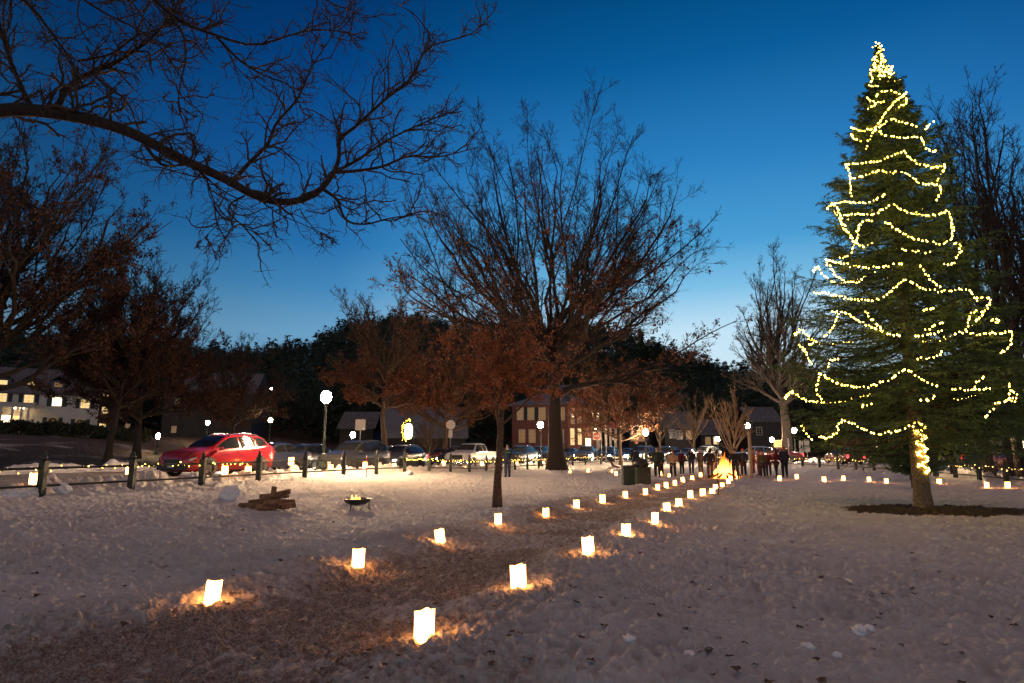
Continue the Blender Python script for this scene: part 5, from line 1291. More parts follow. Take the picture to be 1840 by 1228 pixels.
for px in (1050, 1064, 1072, 1082):
    zt_ = WR.z_at(px, 769); WR.box(MB(), WR.s_at(px), zt_ / 2, .30, zt_, 1.9, 2.2, org).build('column', M['white_paint'], inn)
WR.box(MB(), WR.s_at(1058), WR.z_at(1058, 771), .5, .16, .9, 1.4, org).build('entrance_lamp', mat('entrance_light', (1, .8, .5), .4, emit=(1, .75, .4), estr=60), inn)
# far small houses
def far_house(px0, px1, Y, ytop, wallm, label, wins, roofm='slate', ridge=2.4):
    x0 = (px0 - CXP) / F_PX * Y; x1 = (px1 - CXP) / F_PX * Y; z0 = mz((x0 + x1) / 2, Y); h = at((px0 + px1) / 2, ytop, Y)[2] - z0
    t, _ = block('far_house', label, [(x0, Y), (x1, Y), (x1, Y + 8), (x0, Y + 8)], z0, h, M[wallm], M[roofm], ridge)
    w = Wall((x0, Y), (x1, Y), z0)
    for px, py, pn in wins: window(w, t, w.s_at(px), w.z_at(px, py), .9, 1.3, pn)
far_house(1192, 1246, 100, 768, 'grey_wall', 'pale dim house front behind the onlookers, left of the bonfire tree', [(1205, 780, 'glass'), (1218, 782, 'glass'), (1235, 782, 'window_dim')])
far_house(1128, 1166, 105, 775, 'grey_wall', 'small grey house behind the lamp right of the inn', [(1136, 786, 'window_dim'), (1150, 786, 'window_dim')])
far_house(1256, 1300, 112, 780, 'dark_wall', 'dark low house straight behind the bonfire', [(1268, 793, 'window_dim'), (1282, 792, 'window_warm')])
far_house(1345, 1400, 110, 757, 'grey_wall', 'grey house behind the tall bare tree', [(1360, 775, 'glass')])
far_house(1530, 1612, 100, 786, 'brick', 'reddish house with lit doorway columns, seen under the left skirt of the spruce', [(1570, 800, 'window_bright'), (1585, 800, 'window_bright'), (1601, 798, 'window_bright')])
far_house(1790, 1880, 70, 765, 'dark_wall', 'dark house with lit ground floor at the right picture edge', [(1826, 802, 'window_bright'), (1838, 790, 'window_warm')])
far_house(500, 528, 168, 706, 'dark_wall', 'dark house with four small lit windows high on the hillside', [(509, 721, 'window_warm'), (518, 720, 'window_bright'), (511, 731, 'window_dim'), (519, 731, 'window_warm')], 'slate')
far_house(540, 620, 175, 700, 'dark_wall', 'unlit hillside house behind the big street lamp', [(536 + 20, 712, 'window_dim')], 'slate')

# ---------------------------------------------------------------- signs, posts
def sign_post(name, label, px, pyb, Y, top, mk, r=.03, pm='steel', z=None):
    g = at(px, top, Y); x = g[0]; z0 = mz(x, Y) if z is None else z; h = g[2] - z0
    t = thing(name, label, 'sign', (x, Y, z0)); MB().tube([(0, .03, -.2), (0, .03, h)], r, 6).build('post', M[pm], t); mk(t, h); return t
M['sign_back'] = mat('sign_back', (.42, .36, .34), .5, metal=.3, var=.12)
M['sign_red'] = mat('sign_red', (.55, .02, .03), .4)
M['sign_white'] = mat('sign_white', (.75, .73, .70), .4, var=.03)
M['ink'] = mat('ink', (.015, .015, .015), .5)
def plate(t, c, w, h, m, name='plate', shape='rect', d=.008):
    mm = MB()
    if shape == 'rect': mm.box(c, (w, d, h))
    elif shape == 'oct': mm.prism([(c[0] + w / 2 * 1.08 * math.cos(a), c[2] + w / 2 * 1.08 * math.sin(a)) for a in np.arange(8) * PI / 4 + PI / 8], 'y', c[1] - d / 2, c[1] + d / 2)
    elif shape == 'disc': mm.prism([(c[0] + w / 2 * math.cos(a), c[2] + w / 2 * math.sin(a)) for a in np.arange(24) * PI / 12], 'y', c[1] - d / 2, c[1] + d / 2)
    return mm.build(name, m, t)
sign_post('street_sign', 'square street sign seen from behind above the dark wagon roof', 648, 790, 46, 754, lambda t, h: (plate(t, (0, 0, h - .38), .72, .76, M['sign_back']), plate(t, (.24, -.01, h - .66), .12, .14, M['sign_white'], 'sticker')))
sign_post('stop_sign', 'back of an octagonal stop sign behind the white pickup', 810, 790, 54, 755, lambda t, h: (plate(t, (0, 0, h - .40), .76, .76, M['sign_back'], 'plate', 'oct'), plate(t, (0, 0, h - 1.15), .34, .62, M['sign_back'], 'small_plate')))
def text_part(t, body, size, loc, m, name='lettering'):
    cu = bpy.data.curves.new(name, 'FONT'); cu.body = body; cu.size = size; cu.align_x = 'CENTER'; cu.align_y = 'CENTER'; cu.extrude = .002
    ob = bpy.data.objects.new('tmp', cu); col.objects.link(ob); bpy.context.view_layer.update()
    me = bpy.data.meshes.new_from_object(ob.evaluated_get(bpy.context.evaluated_depsgraph_get())); bpy.data.objects.remove(ob)
    o = bpy.data.objects.new(name, me); link(o, t); o.location = loc; o.rotation_euler = (PI / 2, 0, 0); me.materials.clear(); me.materials.append(m); return o
def dne(t, h):
    z = h - .38
    plate(t, (0, 0, z), .80, .80, M['sign_white']); plate(t, (0, -.012, z), .72, .72, M['sign_red'], 'red_disc', 'disc')
    plate(t, (0, -.022, z), .56, .12, M['sign_white'], 'white_bar'); text_part(t, 'DO NOT', .15, (0, -.022, z + .19), M['sign_white']); text_part(t, 'ENTER', .15, (0, -.022, z - .19), M['sign_white'])
sign_post('do_not_enter_sign', 'red and white do not enter sign before the inn entrance', 1072, 815, 66, 777, dne)
def two(t, h): plate(t, (0, 0, h - .2), .42, .40, M['sign_white']); plate(t, (0, 0, h - .62), .42, .38, M['sign_white']); plate(t, (0, 0, h - 1.03), .42, .38, M['sign_white']); plate(t, (0, -.01, h - .62), .16, .2, M['ink'], 'mark')
sign_post('route_sign', 'stack of three small white road signs left of the spruce', 1439, 815, 62, 792, two)
def two2(t, h): plate(t, (0, 0, h - .36), .50, .70, M['sign_white']); plate(t, (0, 0, h - .98), .55, .48, M['sign_white'])
sign_post('route_sign', 'taller pair of white road signs touching the spruce boughs', 1449, 815, 62, 789, two2)
def lit(t, h):
    plate(t, (0, 0, h - .5), 1.55 * 1.3, .85, mat('lit_board', (.8, .6, .3), .5, emit=(1, .55, .18), estr=.75), 'board')
    for k in range(4): plate(t, (-.1 + .1 * (k % 2), -.012, h - .22 - .17 * k), 1.4 - .2 * (k % 2), .035, M['wood'], 'text_line')
sign_post('notice_board', 'wide yellow lit notice board over the heads of the onlookers', 1405, 815, 78, 790, lit)
sign_post('parking_sign', 'narrow white upright sign right of the yellow notice board', 1416, 815, 66, 788, lambda t, h: plate(t, (0, 0, h - .4), .14, .78, M['sign_white']))
sign_post('street_sign', 'small pale street name sign between inn and lamp', 1104, 815, 68, 787, lambda t, h: plate(t, (0, 0, h - .12), .50, .26, M['sign_back']))
for px, py, lb in ((1080, 764, 'thin grey pole right of the inn entrance'), (1088, 764, 'thin pale curved pole beside the inn')):
    g_ = at(px, py, 64); t = thing('utility_pole', lb, 'pole', (g_[0], 64, mz(g_[0], 64))); h = g_[2] - mz(g_[0], 64)
    MB().tube([(0, 0, -.2), (0, 0, h - .3), (-.04, 0, h - .05), (-.25, 0, h)] if px > 1084 else [(0, 0, -.2), (0, 0, h)], .035, 6).build('pole', M['steel'], t)
# oval lit pub sign with garland
g_ = at(734, 775, 55); t = thing('inn_sign', 'glowing white rounded hanging sign framed by a lit garland', 'sign', (g_[0], 55, mz(g_[0], 55)))
h = g_[2] - mz(g_[0], 55)
MB().tube([(.45, .05, -.2), (.45, .05, h + 1.0), (-.5, .05, h + 1.0)], .05, 6).build('post', M['black_metal'], t)
sp = [(.34 * math.copysign(abs(math.cos(a)) ** .6, math.cos(a)), h + .66 * math.copysign(abs(math.sin(a)) ** .7, math.sin(a)) - .02) for a in np.linspace(0, 2 * PI, 24, endpoint=False)]
MB().prism(sp, 'y', -.04, .04).build('sign_panel', mat('sign_glow', (.9, .85, .75), .5, emit=(1, .88, .62), estr=4), t)
plate(t, (0, -.046, h + .12), .06, .08, M['ink'], 'emblem')
a_ = np.linspace(R(60), R(255), 60); Gp = np.stack([-.05 + .46 * np.cos(a_) + rng.normal(0, .05, 60), np.full(60, -.02) + rng.normal(0, .05, 60), h + .05 + .86 * np.sin(a_) + rng.normal(0, .05, 60)], 1)
gd = thing('garland', 'green garland with little lights round the left side of the glowing inn sign', 'garland', tuple(t.location))
V, T = leaf_cards(np.repeat(Gp, 8, 0) + rng.normal(0, .05, (480, 3)), .12, rng); npmesh('greenery', V, None, T, M['hedge'], False, gd)
V, T = octa(Gp, .024); npmesh('bulbs', V, None, T, M['bulb'], False, gd)['kind'] = 'stuff'
# wooden pole etc. near the fire
def pole(name, label, px, pyb, top, r, m, Y=None, cat='pole'):
    if Y is None: x, y, z = gpt(px, pyb)
    else: y = Y; x = (px - CXP) / F_PX * Y; z = hz(x, y)
    h = at(px, top, y)[2] - z; t = thing(name, label, cat, (x, y, z))
    MB().tube([(0, 0, -.15), (0, 0, h * .5), (0, 0, h)], [r * 1.05, r, r * .95], 8).build('shaft', M[m], t, True); return t, h
pole('wooden_pole', 'tall pale wooden pole standing among the onlookers right of the bonfire', 1351, 861, 776, .085, 'wood_light')
pole('wooden_post', 'short pale square post left of the bonfire', 1287, 852, 812, .09, 'wood_light')
t_, h_ = pole('garden_torch', 'thin black iron rod by the path in front of the bonfire', 1291, 889, 812, .016, 'black_metal'); MB().lathe([(.02, h_ - .1), (.05, h_ - .02), (.045, h_ + .05), (.01, h_ + .08)], 8).build('finial', M['black_metal'], t_)
t_, h_ = pole('snow_marker', 'thin red snow marker stake before the dark wagon', 658, 859, 819, .022, 'sign_red')
x, y, z = gpt(1020, 851); t = thing('tripod', 'leaning dark tripod stakes right of the oak foot', 'tripod', (x, y, z))
for dx, dy in ((-.38, 0), (.30, .1), (.1, -.3)): MB().tube([(dx * .25 - .1, 0, 1.65), (dx, dy, -.02)], .02, 5).build('leg', M['black_metal'], t)
MB().box((-.1, 0, 1.68), (.12, .12, .08)).build('head', M['black_metal'], t, bevel=.01)

# ---------------------------------------------------------------- bonfire, fire bowl, wood
def flames(parent, n, rad, hmin, hmax, g, name='flame', w=.13):
    for k in range(n):
        a = g.uniform(0, 6.28); q = rad * math.sqrt(g.random()) * .8; h = g.uniform(hmin, hmax) * (1 - .55 * q / rad)
        cx, cy = q * math.cos(a), q * math.sin(a); lx, ly = -cx * .5 + g.normal(0, .05), -cy * .5
        prof = [(.3, 0), (1, .12), (.95, .3), (.62, .55), (.34, .78), (.06, 1)]; m = MB(); ns = 8; vs = []
        for r_, s in prof:
            for j in range(ns):
                th = j * 2 * PI / ns + s * 1.3; rr_ = w * (h / hmax + .25) * r_ * (1 + .22 * math.sin(3 * th + k + s * 6)); vs.append((cx + lx * s + rr_ * math.cos(th) + .05 * math.sin(s * 7 + k), cy + ly * s + rr_ * math.sin(th), h * s))
        fs = [[i * ns + j, i * ns + (j + 1) % ns, (i + 1) * ns + (j + 1) % ns, (i + 1) * ns + j] for i in range(5) for j in range(ns)]
        m.add(vs, fs).build(name, M['flame'], parent, True)
bf = thing('bonfire', 'tall blazing bonfire at the end of the path among the onlookers', 'bonfire', FIRE)
flames(bf, 34, .85, .5, 1.7, np.random.default_rng(4), w=.125)
for k in range(11):
    a = k * .57; m = MB(); m.tube([(math.cos(a) * .85, math.sin(a) * .85, .06), (-math.cos(a) * .12, -math.sin(a) * .12, .42)], [.07, .06], 7); m.build('log', M['wood'], bf)
MB().lathe([(.8, -.03), (.6, .07), (.2, .12)], 14).build('embers', M['ember'], bf)
x, y, z = gpt(641, 917); fb = thing('fire_bowl', 'small iron fire bowl on three legs burning alone on the snow', 'fire bowl', (x, y, z))
MB().lathe([(.06, .12), (.22, .15), (.31, .21), (.345, .28), (.37, .285), (.34, .295), (.29, .22), (.18, .18), (.03, .17)], 20).build('bowl', M['black_metal'], fb, True)
for a in (0.2, 2.3, 4.4): MB().tube([(.33 * math.cos(a), .33 * math.sin(a), .26), (.30 * math.cos(a), .30 * math.sin(a), .10), (.34 * math.cos(a), .34 * math.sin(a), -.03)], .014, 5).build('leg', M['black_metal'], fb)
for a in (0, PI): MB().tube([(.36 * math.cos(a), -.05, .285), (.44 * math.cos(a), 0, .29), (.36 * math.cos(a), .05, .285)], .009, 5).build('handle', M['steel'], fb)
for k in range(4): MB().tube([(-.18 + .05 * k, -.1 + .07 * k, .22), (.16, .08 - .06 * k, .25)], .032, 6).build('log', M['wood'], fb)
fl = thing('x', '', '', (0, 0, 0)); bpy.data.objects.remove(fl)
g = np.random.default_rng(6)
for k in range(5):
    cx = g.uniform(-.15, .15); m = MB(); h = g.uniform(.09, .16); m.lathe([(.015, 0), (.035, h * .25), (.022, h * .6), (.003, h)], 8, (cx, g.uniform(-.08, .08), .23)); m.build('flame', M['ember'] if k == 0 else M['flame'], fb, True)
# wood pile: every split log by itself
x, y, z = gpt(481, 917); g = np.random.default_rng(9)
for k, (dx, dy, dz, az, el, L) in enumerate([(-.48, 0, .05, 10, 0, .42), (-.10, -.08, .06, -8, 0, .45), (.32, -.05, .06, 5, 2, .45), (-.30, .12, .15, 16, 4, .44), (.08, .05, .18, -14, 3, .42), (.42, .10, .16, 12, -3, .40), (-.05, .16, .27, 8, 5, .42), (.25, .1, .30, -12, 4, .42),
                                              (.10, 0, .40, 82, 80, .26), (.34, .02, .40, 0, 12, .36), (.50, -.05, .07, 40, 0, .36), (-.62, .15, .05, -25, 0, .38), (0, -.22, .05, 20, 0, .40), (.20, -.2, .14, -4, 4, .40)]):
    m = MB(); r_ = g.uniform(.072, .098); poly = [(r_ * math.cos(a) * (1 if a < 2.6 else .5), r_ * math.sin(a) * g.uniform(.8, 1.1)) for a in np.linspace(0, 5.2, 7)]
    m.prism(poly, 'x', -L / 2, L / 2); o = m.build('firewood_log', M['wood'], None, False, .004)
    o.location = (x + dx, y + dy, z + dz - .01); o.rotation_euler = (g.uniform(0, 6), -R(el), R(az))
    meta(o, ['short split log at the left end of the firewood heap', 'front split log in the middle of the heap', 'front split log right of the middle of the heap', 'split log on the second layer, left side of the heap', 'split log on the second layer, middle of the heap', 'split log on the second layer, right side of the heap', 'upper log of the heap, left of the upright one',
             'upper log of the heap, under the arched piece', 'log standing upright on top of the firewood heap', 'topmost curved log right of the upright one', 'log lying crosswise at the right end of the heap', 'outermost log at the left tip of the heap', 'lowest front log of the heap pressed in snow', 'log leaning on the front right of the heap'][k], 'log', 'split firewood logs heaped on the snow')
# snow blocks
def snow_lump(px, py, s, label, seed):
    g = np.random.default_rng(seed); x, y, z = gpt(px, py); bm = bmesh.new(); bmesh.ops.create_icosphere(bm, subdivisions=4, radius=1)
    for v in bm.verts:
        c = v.co; n_ = float(fbm(np.array([c.x * 1.6 + seed]), np.array([c.y * 1.6 + c.z * 2.1]), 4, seed)[0]); q = 1 + .55 * n_ + .15 * float(fbm(np.array([c.x * 6]), np.array([c.z * 6 + c.y * 5]), 2, seed + 3)[0]); v.co = Vector((c.x * s[0], c.y * s[1], c.z * s[2])) * q
    me = bpy.data.meshes.new('snow_lump'); bm.to_mesh(me); bm.free(); me.materials.append(M['snow'])
    for p in me.polygons: p.use_smooth = True
    o = bpy.data.objects.new('snow_lump', me); o.location = (x, y, z + s[2] * .35); o.rotation_euler = (0, 0, g.uniform(0, 6)); link(o); meta(o, label, 'snow lump', 'loose lumps of snow')
for a in [(412, 898, (.26, .22, .30), 'big peaked block of snow left of the firewood heap', 1), (22, 893, (.30, .26, .22), 'round boulder of snow at the left picture edge', 3), (52, 896, (.27, .24, .21), 'round boulder of snow just left of the nearest fence post', 4),
          (112, 888, (.20, .17, .19), 'lump of snow leaning on the right of the nearest fence post', 5), (1546, 1138, (.055, .05, .05), 'snowball on the lower right foreground', 6), (1562, 1131, (.045, .04, .04), 'smaller snowball just right of the foreground snowball', 7), (1240, 1180, (.04, .04, .03), 'tiny ball of snow low in the foreground', 8),
          (1505, 1180, (.035, .03, .03), 'crumb of snow below the foreground snowballs', 9), (1452, 1165, (.05, .04, .03), 'crumb of snow left of the foreground snowballs', 10), (876, 924, (.09, .08, .06), 'snow lump left of the young tree foot', 12), (912, 918, (.08, .08, .05), 'snow lump right of the young tree foot', 13),
          (1130, 1182 - 30, (.05, .05, .035), 'small snow lump right of the nearest lantern', 14), (700, 851, (.22, .2, .17), 'snow chunk at the fence behind the red stake', 15), (735, 852, (.2, .2, .15), 'snow chunk at the fence right of the red stake', 16), (290, 868, (.3, .26, .2), 'snow chunk on the bank before the red car', 17)]: snow_lump(*a)

# ---------------------------------------------------------------- bins and stroller
def bin_(px, pyb, top, w, label, mt='bin'):
    x, y, z = gpt(px, pyb); h = at(px, top, y)[2] - z; t = thing('litter_bin', label, 'bin', (x, y, z), R(rnd.uniform(-8, 8)))
    MB().box((0, 0, h * .46), (w * .92, w * .92, h * .92)).build('body', M[mt], t, bevel=.02)
    m = MB()
    for k in range(7): m.box((-w * .39 + w * .13 * k, -w * .465, h * .45), (w * .09, .02, h * .80))
    m.build('slats', M[mt], t)
    m = MB(); m.box((0, 0, h * .95), (w, w, h * .07)); m.build('rim', M[mt], t, bevel=.01); return (x, y, z + h)
bx = bin_(1134, 870, 836, .82, 'square dark green bin, left one of the pair beside the path')
bx2 = bin_(1154, 869, 839, .68, 'square dark bin, right one of the pair, with a black sack on top')
bm = bmesh.new(); bmesh.ops.create_icosphere(bm, subdivisions=3, radius=1)
for v in bm.verts: c = v.co; q = 1 + .18 * math.sin(c.x * 5 + c.z * 3) * math.cos(c.y * 4); v.co = Vector((c.x * .34, c.y * .28, max(c.z, -.35) * .30)) * q
me = bpy.data.meshes.new('bin_bag'); bm.to_mesh(me); bm.free(); me.materials.append(M['bag_black']); [setattr(p, 'use_smooth', True) for p in me.polygons]
o = bpy.data.objects.new('bin_bag', me); o.location = (bx2[0] - .04, bx2[1], bx2[2] + .1); link(o); meta(o, 'bulging black sack heaped on the right bin', 'sack')
x, y, z = gpt(1104, 850); st_ = thing('stroller', 'dark stroller with red seat and pale handle standing left of the bins', 'stroller', (x, y, z), R(-8))
for dx, dy, r_ in ((-.36, .24, .15), (-.36, -.24, .15), (.42, 0, .11)):
    m = MB(); n_ = 16; m.tube([(dx + r_ * math.cos(a), dy, r_ + r_ * math.sin(a)) for a in np.linspace(0, 2 * PI, n_ + 1)], .022, 5, False); w_ = m.build('wheel', M['tyre'], st_)
    m = MB(); [m.tube([(dx, dy, r_), (dx + r_ * math.cos(a), dy, r_ + r_ * math.sin(a))], .006, 4) for a in np.arange(6) * PI / 3]; m.build('spokes', M['steel'], w_)
for sd in (-.2, .2):
    MB().tube([(-.60, sd, 1.0), (-.1, sd, .55), (.42, sd * .3, .12)], .016, 6).build('frame_tube', M['steel'], st_); MB().tube([(-.36, sd * 1.2, .15), (.05, sd, .48)], .014, 6).build('frame_tube', M['black_metal'], st_)
MB().tube([(-.62, -.22, 1.02), (-.66, 0, 1.04), (-.62, .22, 1.02)], .02, 6).build('handle', M['white_paint'], st_)
M['coat_red'] = mat('coat_red', (.25, .02, .02), .85, var=.2)
MB().prism([(-.15, .42), (.35, .34), (.40, .40), (.0, .52), (-.28, .92), (-.34, .88)], 'y', -.18, .18).build('seat', M['coat_red'], st_, bevel=.01)
m = MB(); m.prism([(-.30 + .34 * math.cos(a), .70 + .34 * math.sin(a)) for a in np.linspace(R(10), R(120), 9)] + [(-.30, .70)], 'y', -.2, .2); m.build('canopy', M['bag_black'], st_, bevel=.01)

# ---------------------------------------------------------------- people
def skin(name, V, E, Rd, m, parent, root=0, sub=1):
    me = bpy.data.meshes.new('t'); bm = bmesh.new(); ly = bm.verts.layers.skin.verify()
    vs = [bm.verts.new(v) for v in V]
    for i, v in enumerate(vs):
        r_ = Rd[i]; v[ly].radius = r_ if hasattr(r_, '__len__') else (r_, r_); v[ly].use_root = (i == root)
    for a, b in E: bm.edges.new((vs[a], vs[b]))
    bm.to_mesh(me); bm.free(); ob = bpy.data.objects.new('t', me); col.objects.link(ob)
    s = ob.modifiers.new('s', 'SKIN'); s.use_smooth_shade = True; u = ob.modifiers.new('u', 'SUBSURF'); u.levels = sub
    bpy.context.view_layer.update(); me2 = bpy.data.meshes.new_from_object(ob.evaluated_get(bpy.context.evaluated_depsgraph_get())); bpy.data.objects.remove(ob)
    me2.name = name; me2.materials.clear(); me2.materials.append(m); o = bpy.data.objects.new(name, me2); return link(o, parent)
CL = {n: mat(n, c, .9, var=.15, vscale=6) for n, c in dict(cloth_black=(.012, .012, .015), cloth_navy=(.014, .02, .045), cloth_brown=(.06, .035, .02), cloth_tan=(.34, .22, .13), cloth_olive=(.07, .06, .03), cloth_red=(.30, .025, .02), cloth_orange=(.42, .09, .02),
      cloth_maroon=(.11, .012, .02), cloth_grey=(.08, .08, .085), cloth_green=(.02, .035, .022), denim=(.03, .04, .07), hair_brown=(.05, .028, .015), hair_ginger=(.26, .10, .04), hat_red=(.36, .02, .02), hat_grey=(.15, .14, .13), hi_vis=(.1, .5, .06), skin_tone=(.45, .26, .18)).items()}
CL['hi_vis'].node_tree.nodes['Principled BSDF'].inputs['Emission Strength'].default_value = 0
def person(x, y, z, H, face, coat, legs, head, label, long=False, arms=0, stride=.0, group='onlookers round the bonfire', wide=1.0):
    """face: heading of the face, degrees from +Y (away from the camera), counter-clockwise"""
    t = thing('person', label, 'person', (x, y, z), R(face), group); k = H / 1.74; t.scale = (k * wide, k * wide, k)
    s = stride
    V = [(0, 0, .95), (0, 0, 1.10), (0, 0, 1.30), (0, -.01, 1.45), (0, 0, 1.51), (0, .012, 1.575), (0, .012, 1.645), (0, 0, 1.70)]
    Rd = [(.12, .095), (.115, .09), (.135, .10), (.075, .06), .052, .068, (.078, .092), (.055, .06)]
    E = [(0, 1), (1, 2), (2, 3), (3, 4), (4, 5), (5, 6), (6, 7)]
    V.append((0, .112, 1.625)); Rd.append(.014); E.append((6, 8))        # nose
    ch = {}
    for sd in (1, -1):
        b = len(V)
        if arms == 0: el, wr_ = (sd * .25, -.03, 1.16), (sd * .245, .06, .93)
        elif arms == 1: el, wr_ = (sd * .26, -.05, 1.18), (sd * .13, .17, 1.05)      # hands in front / pockets
        else: el, wr_ = (sd * .23, .10, 1.20), (sd * .08, .26, 1.42)              # holding something up
        V += [(sd * .175, 0, 1.40), el, wr_]; Rd += [.058, .042, .030]; E += [(2, b), (b, b + 1), (b + 1, b + 2)]
        d = Vector(wr_) - Vector(el); d.normalize(); sv = Vector((0, 1, 0)).cross(d).normalized() if abs(d.y) < .9 else Vector((1, 0, 0)); w = Vector(wr_)
        pl = w + d * .07; V.append(tuple(pl)); Rd.append((.034, .018)); E.append((b + 2, b + 3)); ip = b + 3
        for f_, (off_, ln_) in enumerate([(-.030, .070), (-.010, .082), (.010, .076), (.030, .060)]):
            q = pl + sv * off_ + d * .03; q2 = q + d * ln_ * .55; q3 = q2 + (d * .8 + Vector((0, .35, -.1))).normalized() * ln_ * .45
            i0 = len(V); V += [tuple(q), tuple(q2), tuple(q3)]; Rd += [.0095, .009, .0075]; E += [(ip, i0), (i0, i0 + 1), (i0 + 1, i0 + 2)]
        i0 = len(V); q = w + d * .03 + Vector((0, .035, 0)); V += [tuple(q), tuple(q + d * .035 + Vector((0, .02, 0)))]; Rd += [.012, .009]; E += [(b + 2, i0), (i0, i0 + 1)]
        ch['arm%d' % sd] = (V[b], el, wr_)
        b = len(V); ys = s * sd
        leg = [(sd * .095, 0, .88), (sd * .105, ys * .5 + .015, .50), (sd * .11, ys - .01, .09), (sd * .125, ys + .13, .035)]
        V += leg; Rd += [.088, .058, .040, .034]; E += [(0, b), (b, b + 1), (b + 1, b + 2), (b + 2, b + 3)]; ch['leg%d' % sd] = leg
    skin('body', V, E, Rd, CL['skin_tone'], t)
    # coat
    V = [(0, 0, .93), (0, 0, 1.10), (0, -.005, 1.32), (0, -.01, 1.46)]; Rd = [(.175, .13), (.165, .125), (.185, .135), (.085, .075)]; E = [(0, 1), (1, 2), (2, 3)]
    if long: V.append((0, 0, .60)); Rd.append((.19, .15)); E.append((0, 4))
    else: V.append((0, 0, .84)); Rd.append((.17, .13)); E.append((0, 4))
    for sd in (1, -1):
        a, el, wr_ = ch['arm%d' % sd]; b = len(V); V += [(sd * .185, 0, 1.405), el, wr_]; Rd += [.085, .066, .052]; E += [(2, b), (b, b + 1), (b + 1, b + 2)]
    skin('coat', V, E, Rd, CL[coat], t)
    V = [(0, 0, .93)]; Rd = [(.145, .115)]; E = []
    for sd in (1, -1):
        l = ch['leg%d' % sd]; b = len(V); V += [l[0], l[1], (l[2][0], l[2][1], .13)]; Rd += [.105, .082, .068]; E += [(0, b), (b, b + 1), (b + 1, b + 2)]
    skin('trousers', V, E, Rd, CL[legs], t)
    for sd in (1, -1):
        l = ch['leg%d' % sd]; skin('boot', [(l[2][0], l[2][1], .20), (l[2][0], l[2][1], .05), (l[3][0], l[3][1] + .01, .04)], [(0, 1), (1, 2)], [.062, .056, .045], CL['cloth_black'], t)
    hk, hm = head
    if hk == 'hat':
        skin('hat', [(0, 0, 1.66), (0, -.005, 1.71), (0, -.005, 1.765)], [(0, 1), (1, 2)], [(.096, .108), (.092, .10), (.05, .055)], CL[hm], t)
    elif hk == 'hood': skin('hood', [(0, -.03, 1.50), (0, -.025, 1.62), (0, -.02, 1.72)], [(0, 1), (1, 2)], [(.10, .08), (.112, .10), (.07, .075)], CL[hm], t)
    elif hk == 'long': skin('hair', [(0, -.05, 1.42), (0, -.035, 1.58), (0, -.01, 1.71), (0, -.005, 1.755)], [(0, 1), (1, 2), (2, 3)], [(.10, .04), (.098, .082), (.088, .095), (.04, .045)], CL[hm], t)
    else: skin('hair', [(0, -.03, 1.60), (0, -.012, 1.70), (0, -.005, 1.75)], [(0, 1), (1, 2)], [(.086, .075), (.088, .098), (.045, .05)], CL[hm], t)
    return t
def pput(px, py, top, *a, Y=None, **k):
    if Y is None: x, y, z = gpt(px, py)
    else: y = Y; x = (px - CXP) / F_PX * Y; z = hz(x, y)
    H = min(1.86, max(1.5, at(px, top, y)[2] - z)); return person(x, y, z - .01, H, *a, **k)
p_ = pput(912, 858, 800, 12, 'cloth_navy', 'denim', ('hat', 'hat_grey'), 'photographer in navy jacket with green reflective band right of the young tree', arms=2, stride=.06, group='', wide=1.05)
skin('reflective_band', [(-.14, -.135, 1.33), (0, -.15, 1.36), (.14, -.135, 1.33)], [(0, 1), (1, 2)], [.014, .014, .014], CL['hi_vis'], p_)
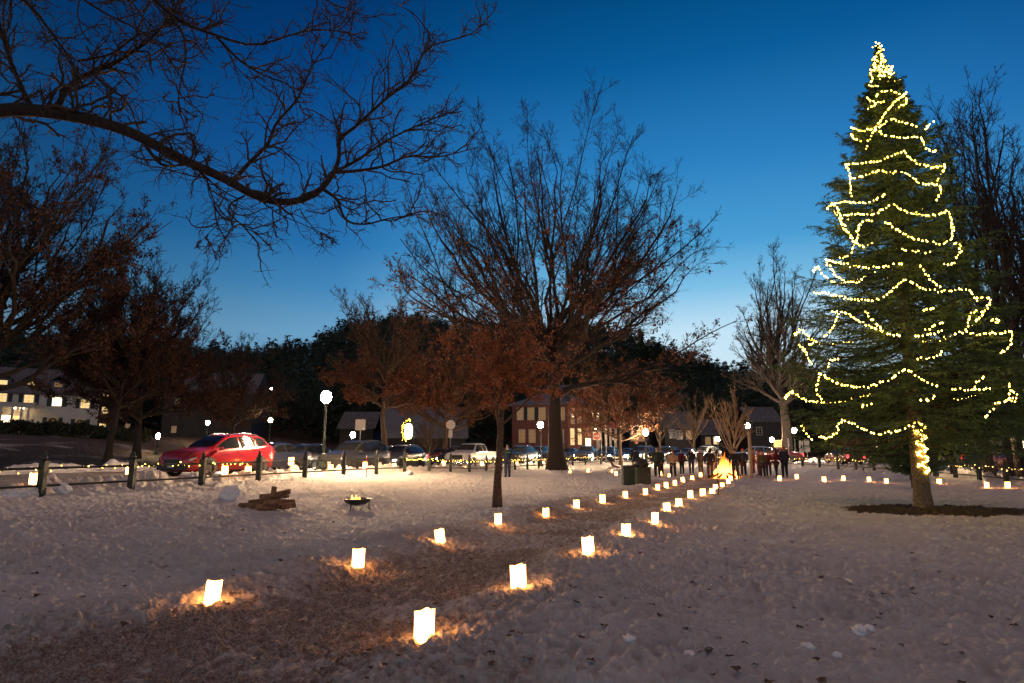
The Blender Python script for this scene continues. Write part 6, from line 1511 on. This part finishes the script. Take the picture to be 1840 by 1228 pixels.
PP = [(1138, 858, 803, -30, 'cloth_black', 'cloth_black', ('hood', 'cloth_black'), 'dark hooded figure standing behind the left bin', dict(Y=38)),
 (1182, 857, 803, 10, 'cloth_green', 'cloth_black', ('hat', 'cloth_brown'), 'man in a long dark green coat, first in the row left of the bonfire', dict(long=True, wide=1.15)),
 (1189, 853, 806, 40, 'cloth_navy', 'cloth_black', ('hair', 'hair_brown'), 'person in navy half hidden behind the long green coat', dict(arms=1)),
 (1210, 857, 810, 0, 'cloth_tan', 'cloth_black', ('hair', 'hair_ginger'), 'person in a tan jacket and black trousers seen from behind', dict(arms=1, wide=1.15)),
 (1226, 852, 808, 20, 'cloth_maroon', 'cloth_black', ('hat', 'hat_grey'), 'person in maroon right of the tan jacket', {}),
 (1243, 851, 806, -10, 'cloth_black', 'denim', ('hair', 'hair_brown'), 'black jacket and jeans, third person left of the short pale post', dict(arms=1, stride=.08)),
 (1260, 855, 806, 20, 'cloth_grey', 'cloth_grey', ('hat', 'cloth_grey'), 'grey clad person second left of the short pale post', dict(long=True)),
 (1277, 859, 806, 0, 'cloth_black', 'cloth_brown', ('hood', 'cloth_black'), 'tall hooded person in brown trousers just left of the bonfire', dict(wide=1.12, stride=.05)),
 (1314, 857, 806, -5, 'cloth_black', 'cloth_brown', ('hair', 'hair_brown'), 'person silhouetted in front of the right side of the flames', dict(Y=34.2, wide=1.1)),
 (1337, 856, 806, 10, 'cloth_navy', 'cloth_black', ('hat', 'hat_red'), 'person in long navy coat and red hat left of the tall wooden pole', dict(long=True, wide=1.1)),
 (1355, 851, 807, 60, 'cloth_orange', 'cloth_red', ('hood', 'cloth_orange'), 'person in an orange hooded jacket right behind the tall wooden pole', {}),
 (1364, 854, 810, 80, 'cloth_red', 'cloth_maroon', ('hood', 'cloth_red'), 'child in red beside the tall wooden pole', {}),
 (1371, 857, 810, 10, 'cloth_olive', 'cloth_black', ('hat', 'cloth_olive'), 'broad person in an olive jacket and black trousers', dict(wide=1.15)),
 (1382, 856, 812, -10, 'cloth_maroon', 'cloth_black', ('hair', 'hair_brown'), 'person in maroon right of the olive jacket', {}),
 (1396, 857, 807, 30, 'cloth_maroon', 'cloth_black', ('long', 'hair_brown'), 'woman in a dark red coat, left of the last two figures on the right', dict(arms=1, stride=.1)),
 (1411, 858, 802, 10, 'cloth_navy', 'cloth_black', ('long', 'hair_ginger'), 'ginger haired woman in a dark parka, last figure on the right', dict(long=False, wide=1.1))]
for px, py, top, fc, co_, lg, hd, lb, kw in PP: pput(px, py, top, fc, co_, lg, hd, lb, **kw)
# small white scrap on the snow
x, y, z = gpt(1062, 874); m = MB().add([(-.1, -.04, .01), (.1, -.05, .02), (.12, .04, .03), (-.08, .05, .06), (-.1, -.04, .016), (.1, -.05, .026), (.12, .04, .036), (-.08, .05, .066)], [(0, 1, 2, 3), (7, 6, 5, 4), (0, 4, 5, 1), (1, 5, 6, 2), (2, 6, 7, 3), (3, 7, 4, 0)])
o = m.build('paper_scrap', M['sign_white']); o.location = (x, y, z); meta(o, 'crumpled white paper scrap lying on the snow left of the bins', 'paper')
x, y, z = gpt(1524, 1048); o = o.copy(); link(o); o.location = (x, y, z); o.rotation_euler = (0, 0, 1.2); meta(o, 'white paper scrap on the snow in the right foreground', 'paper')
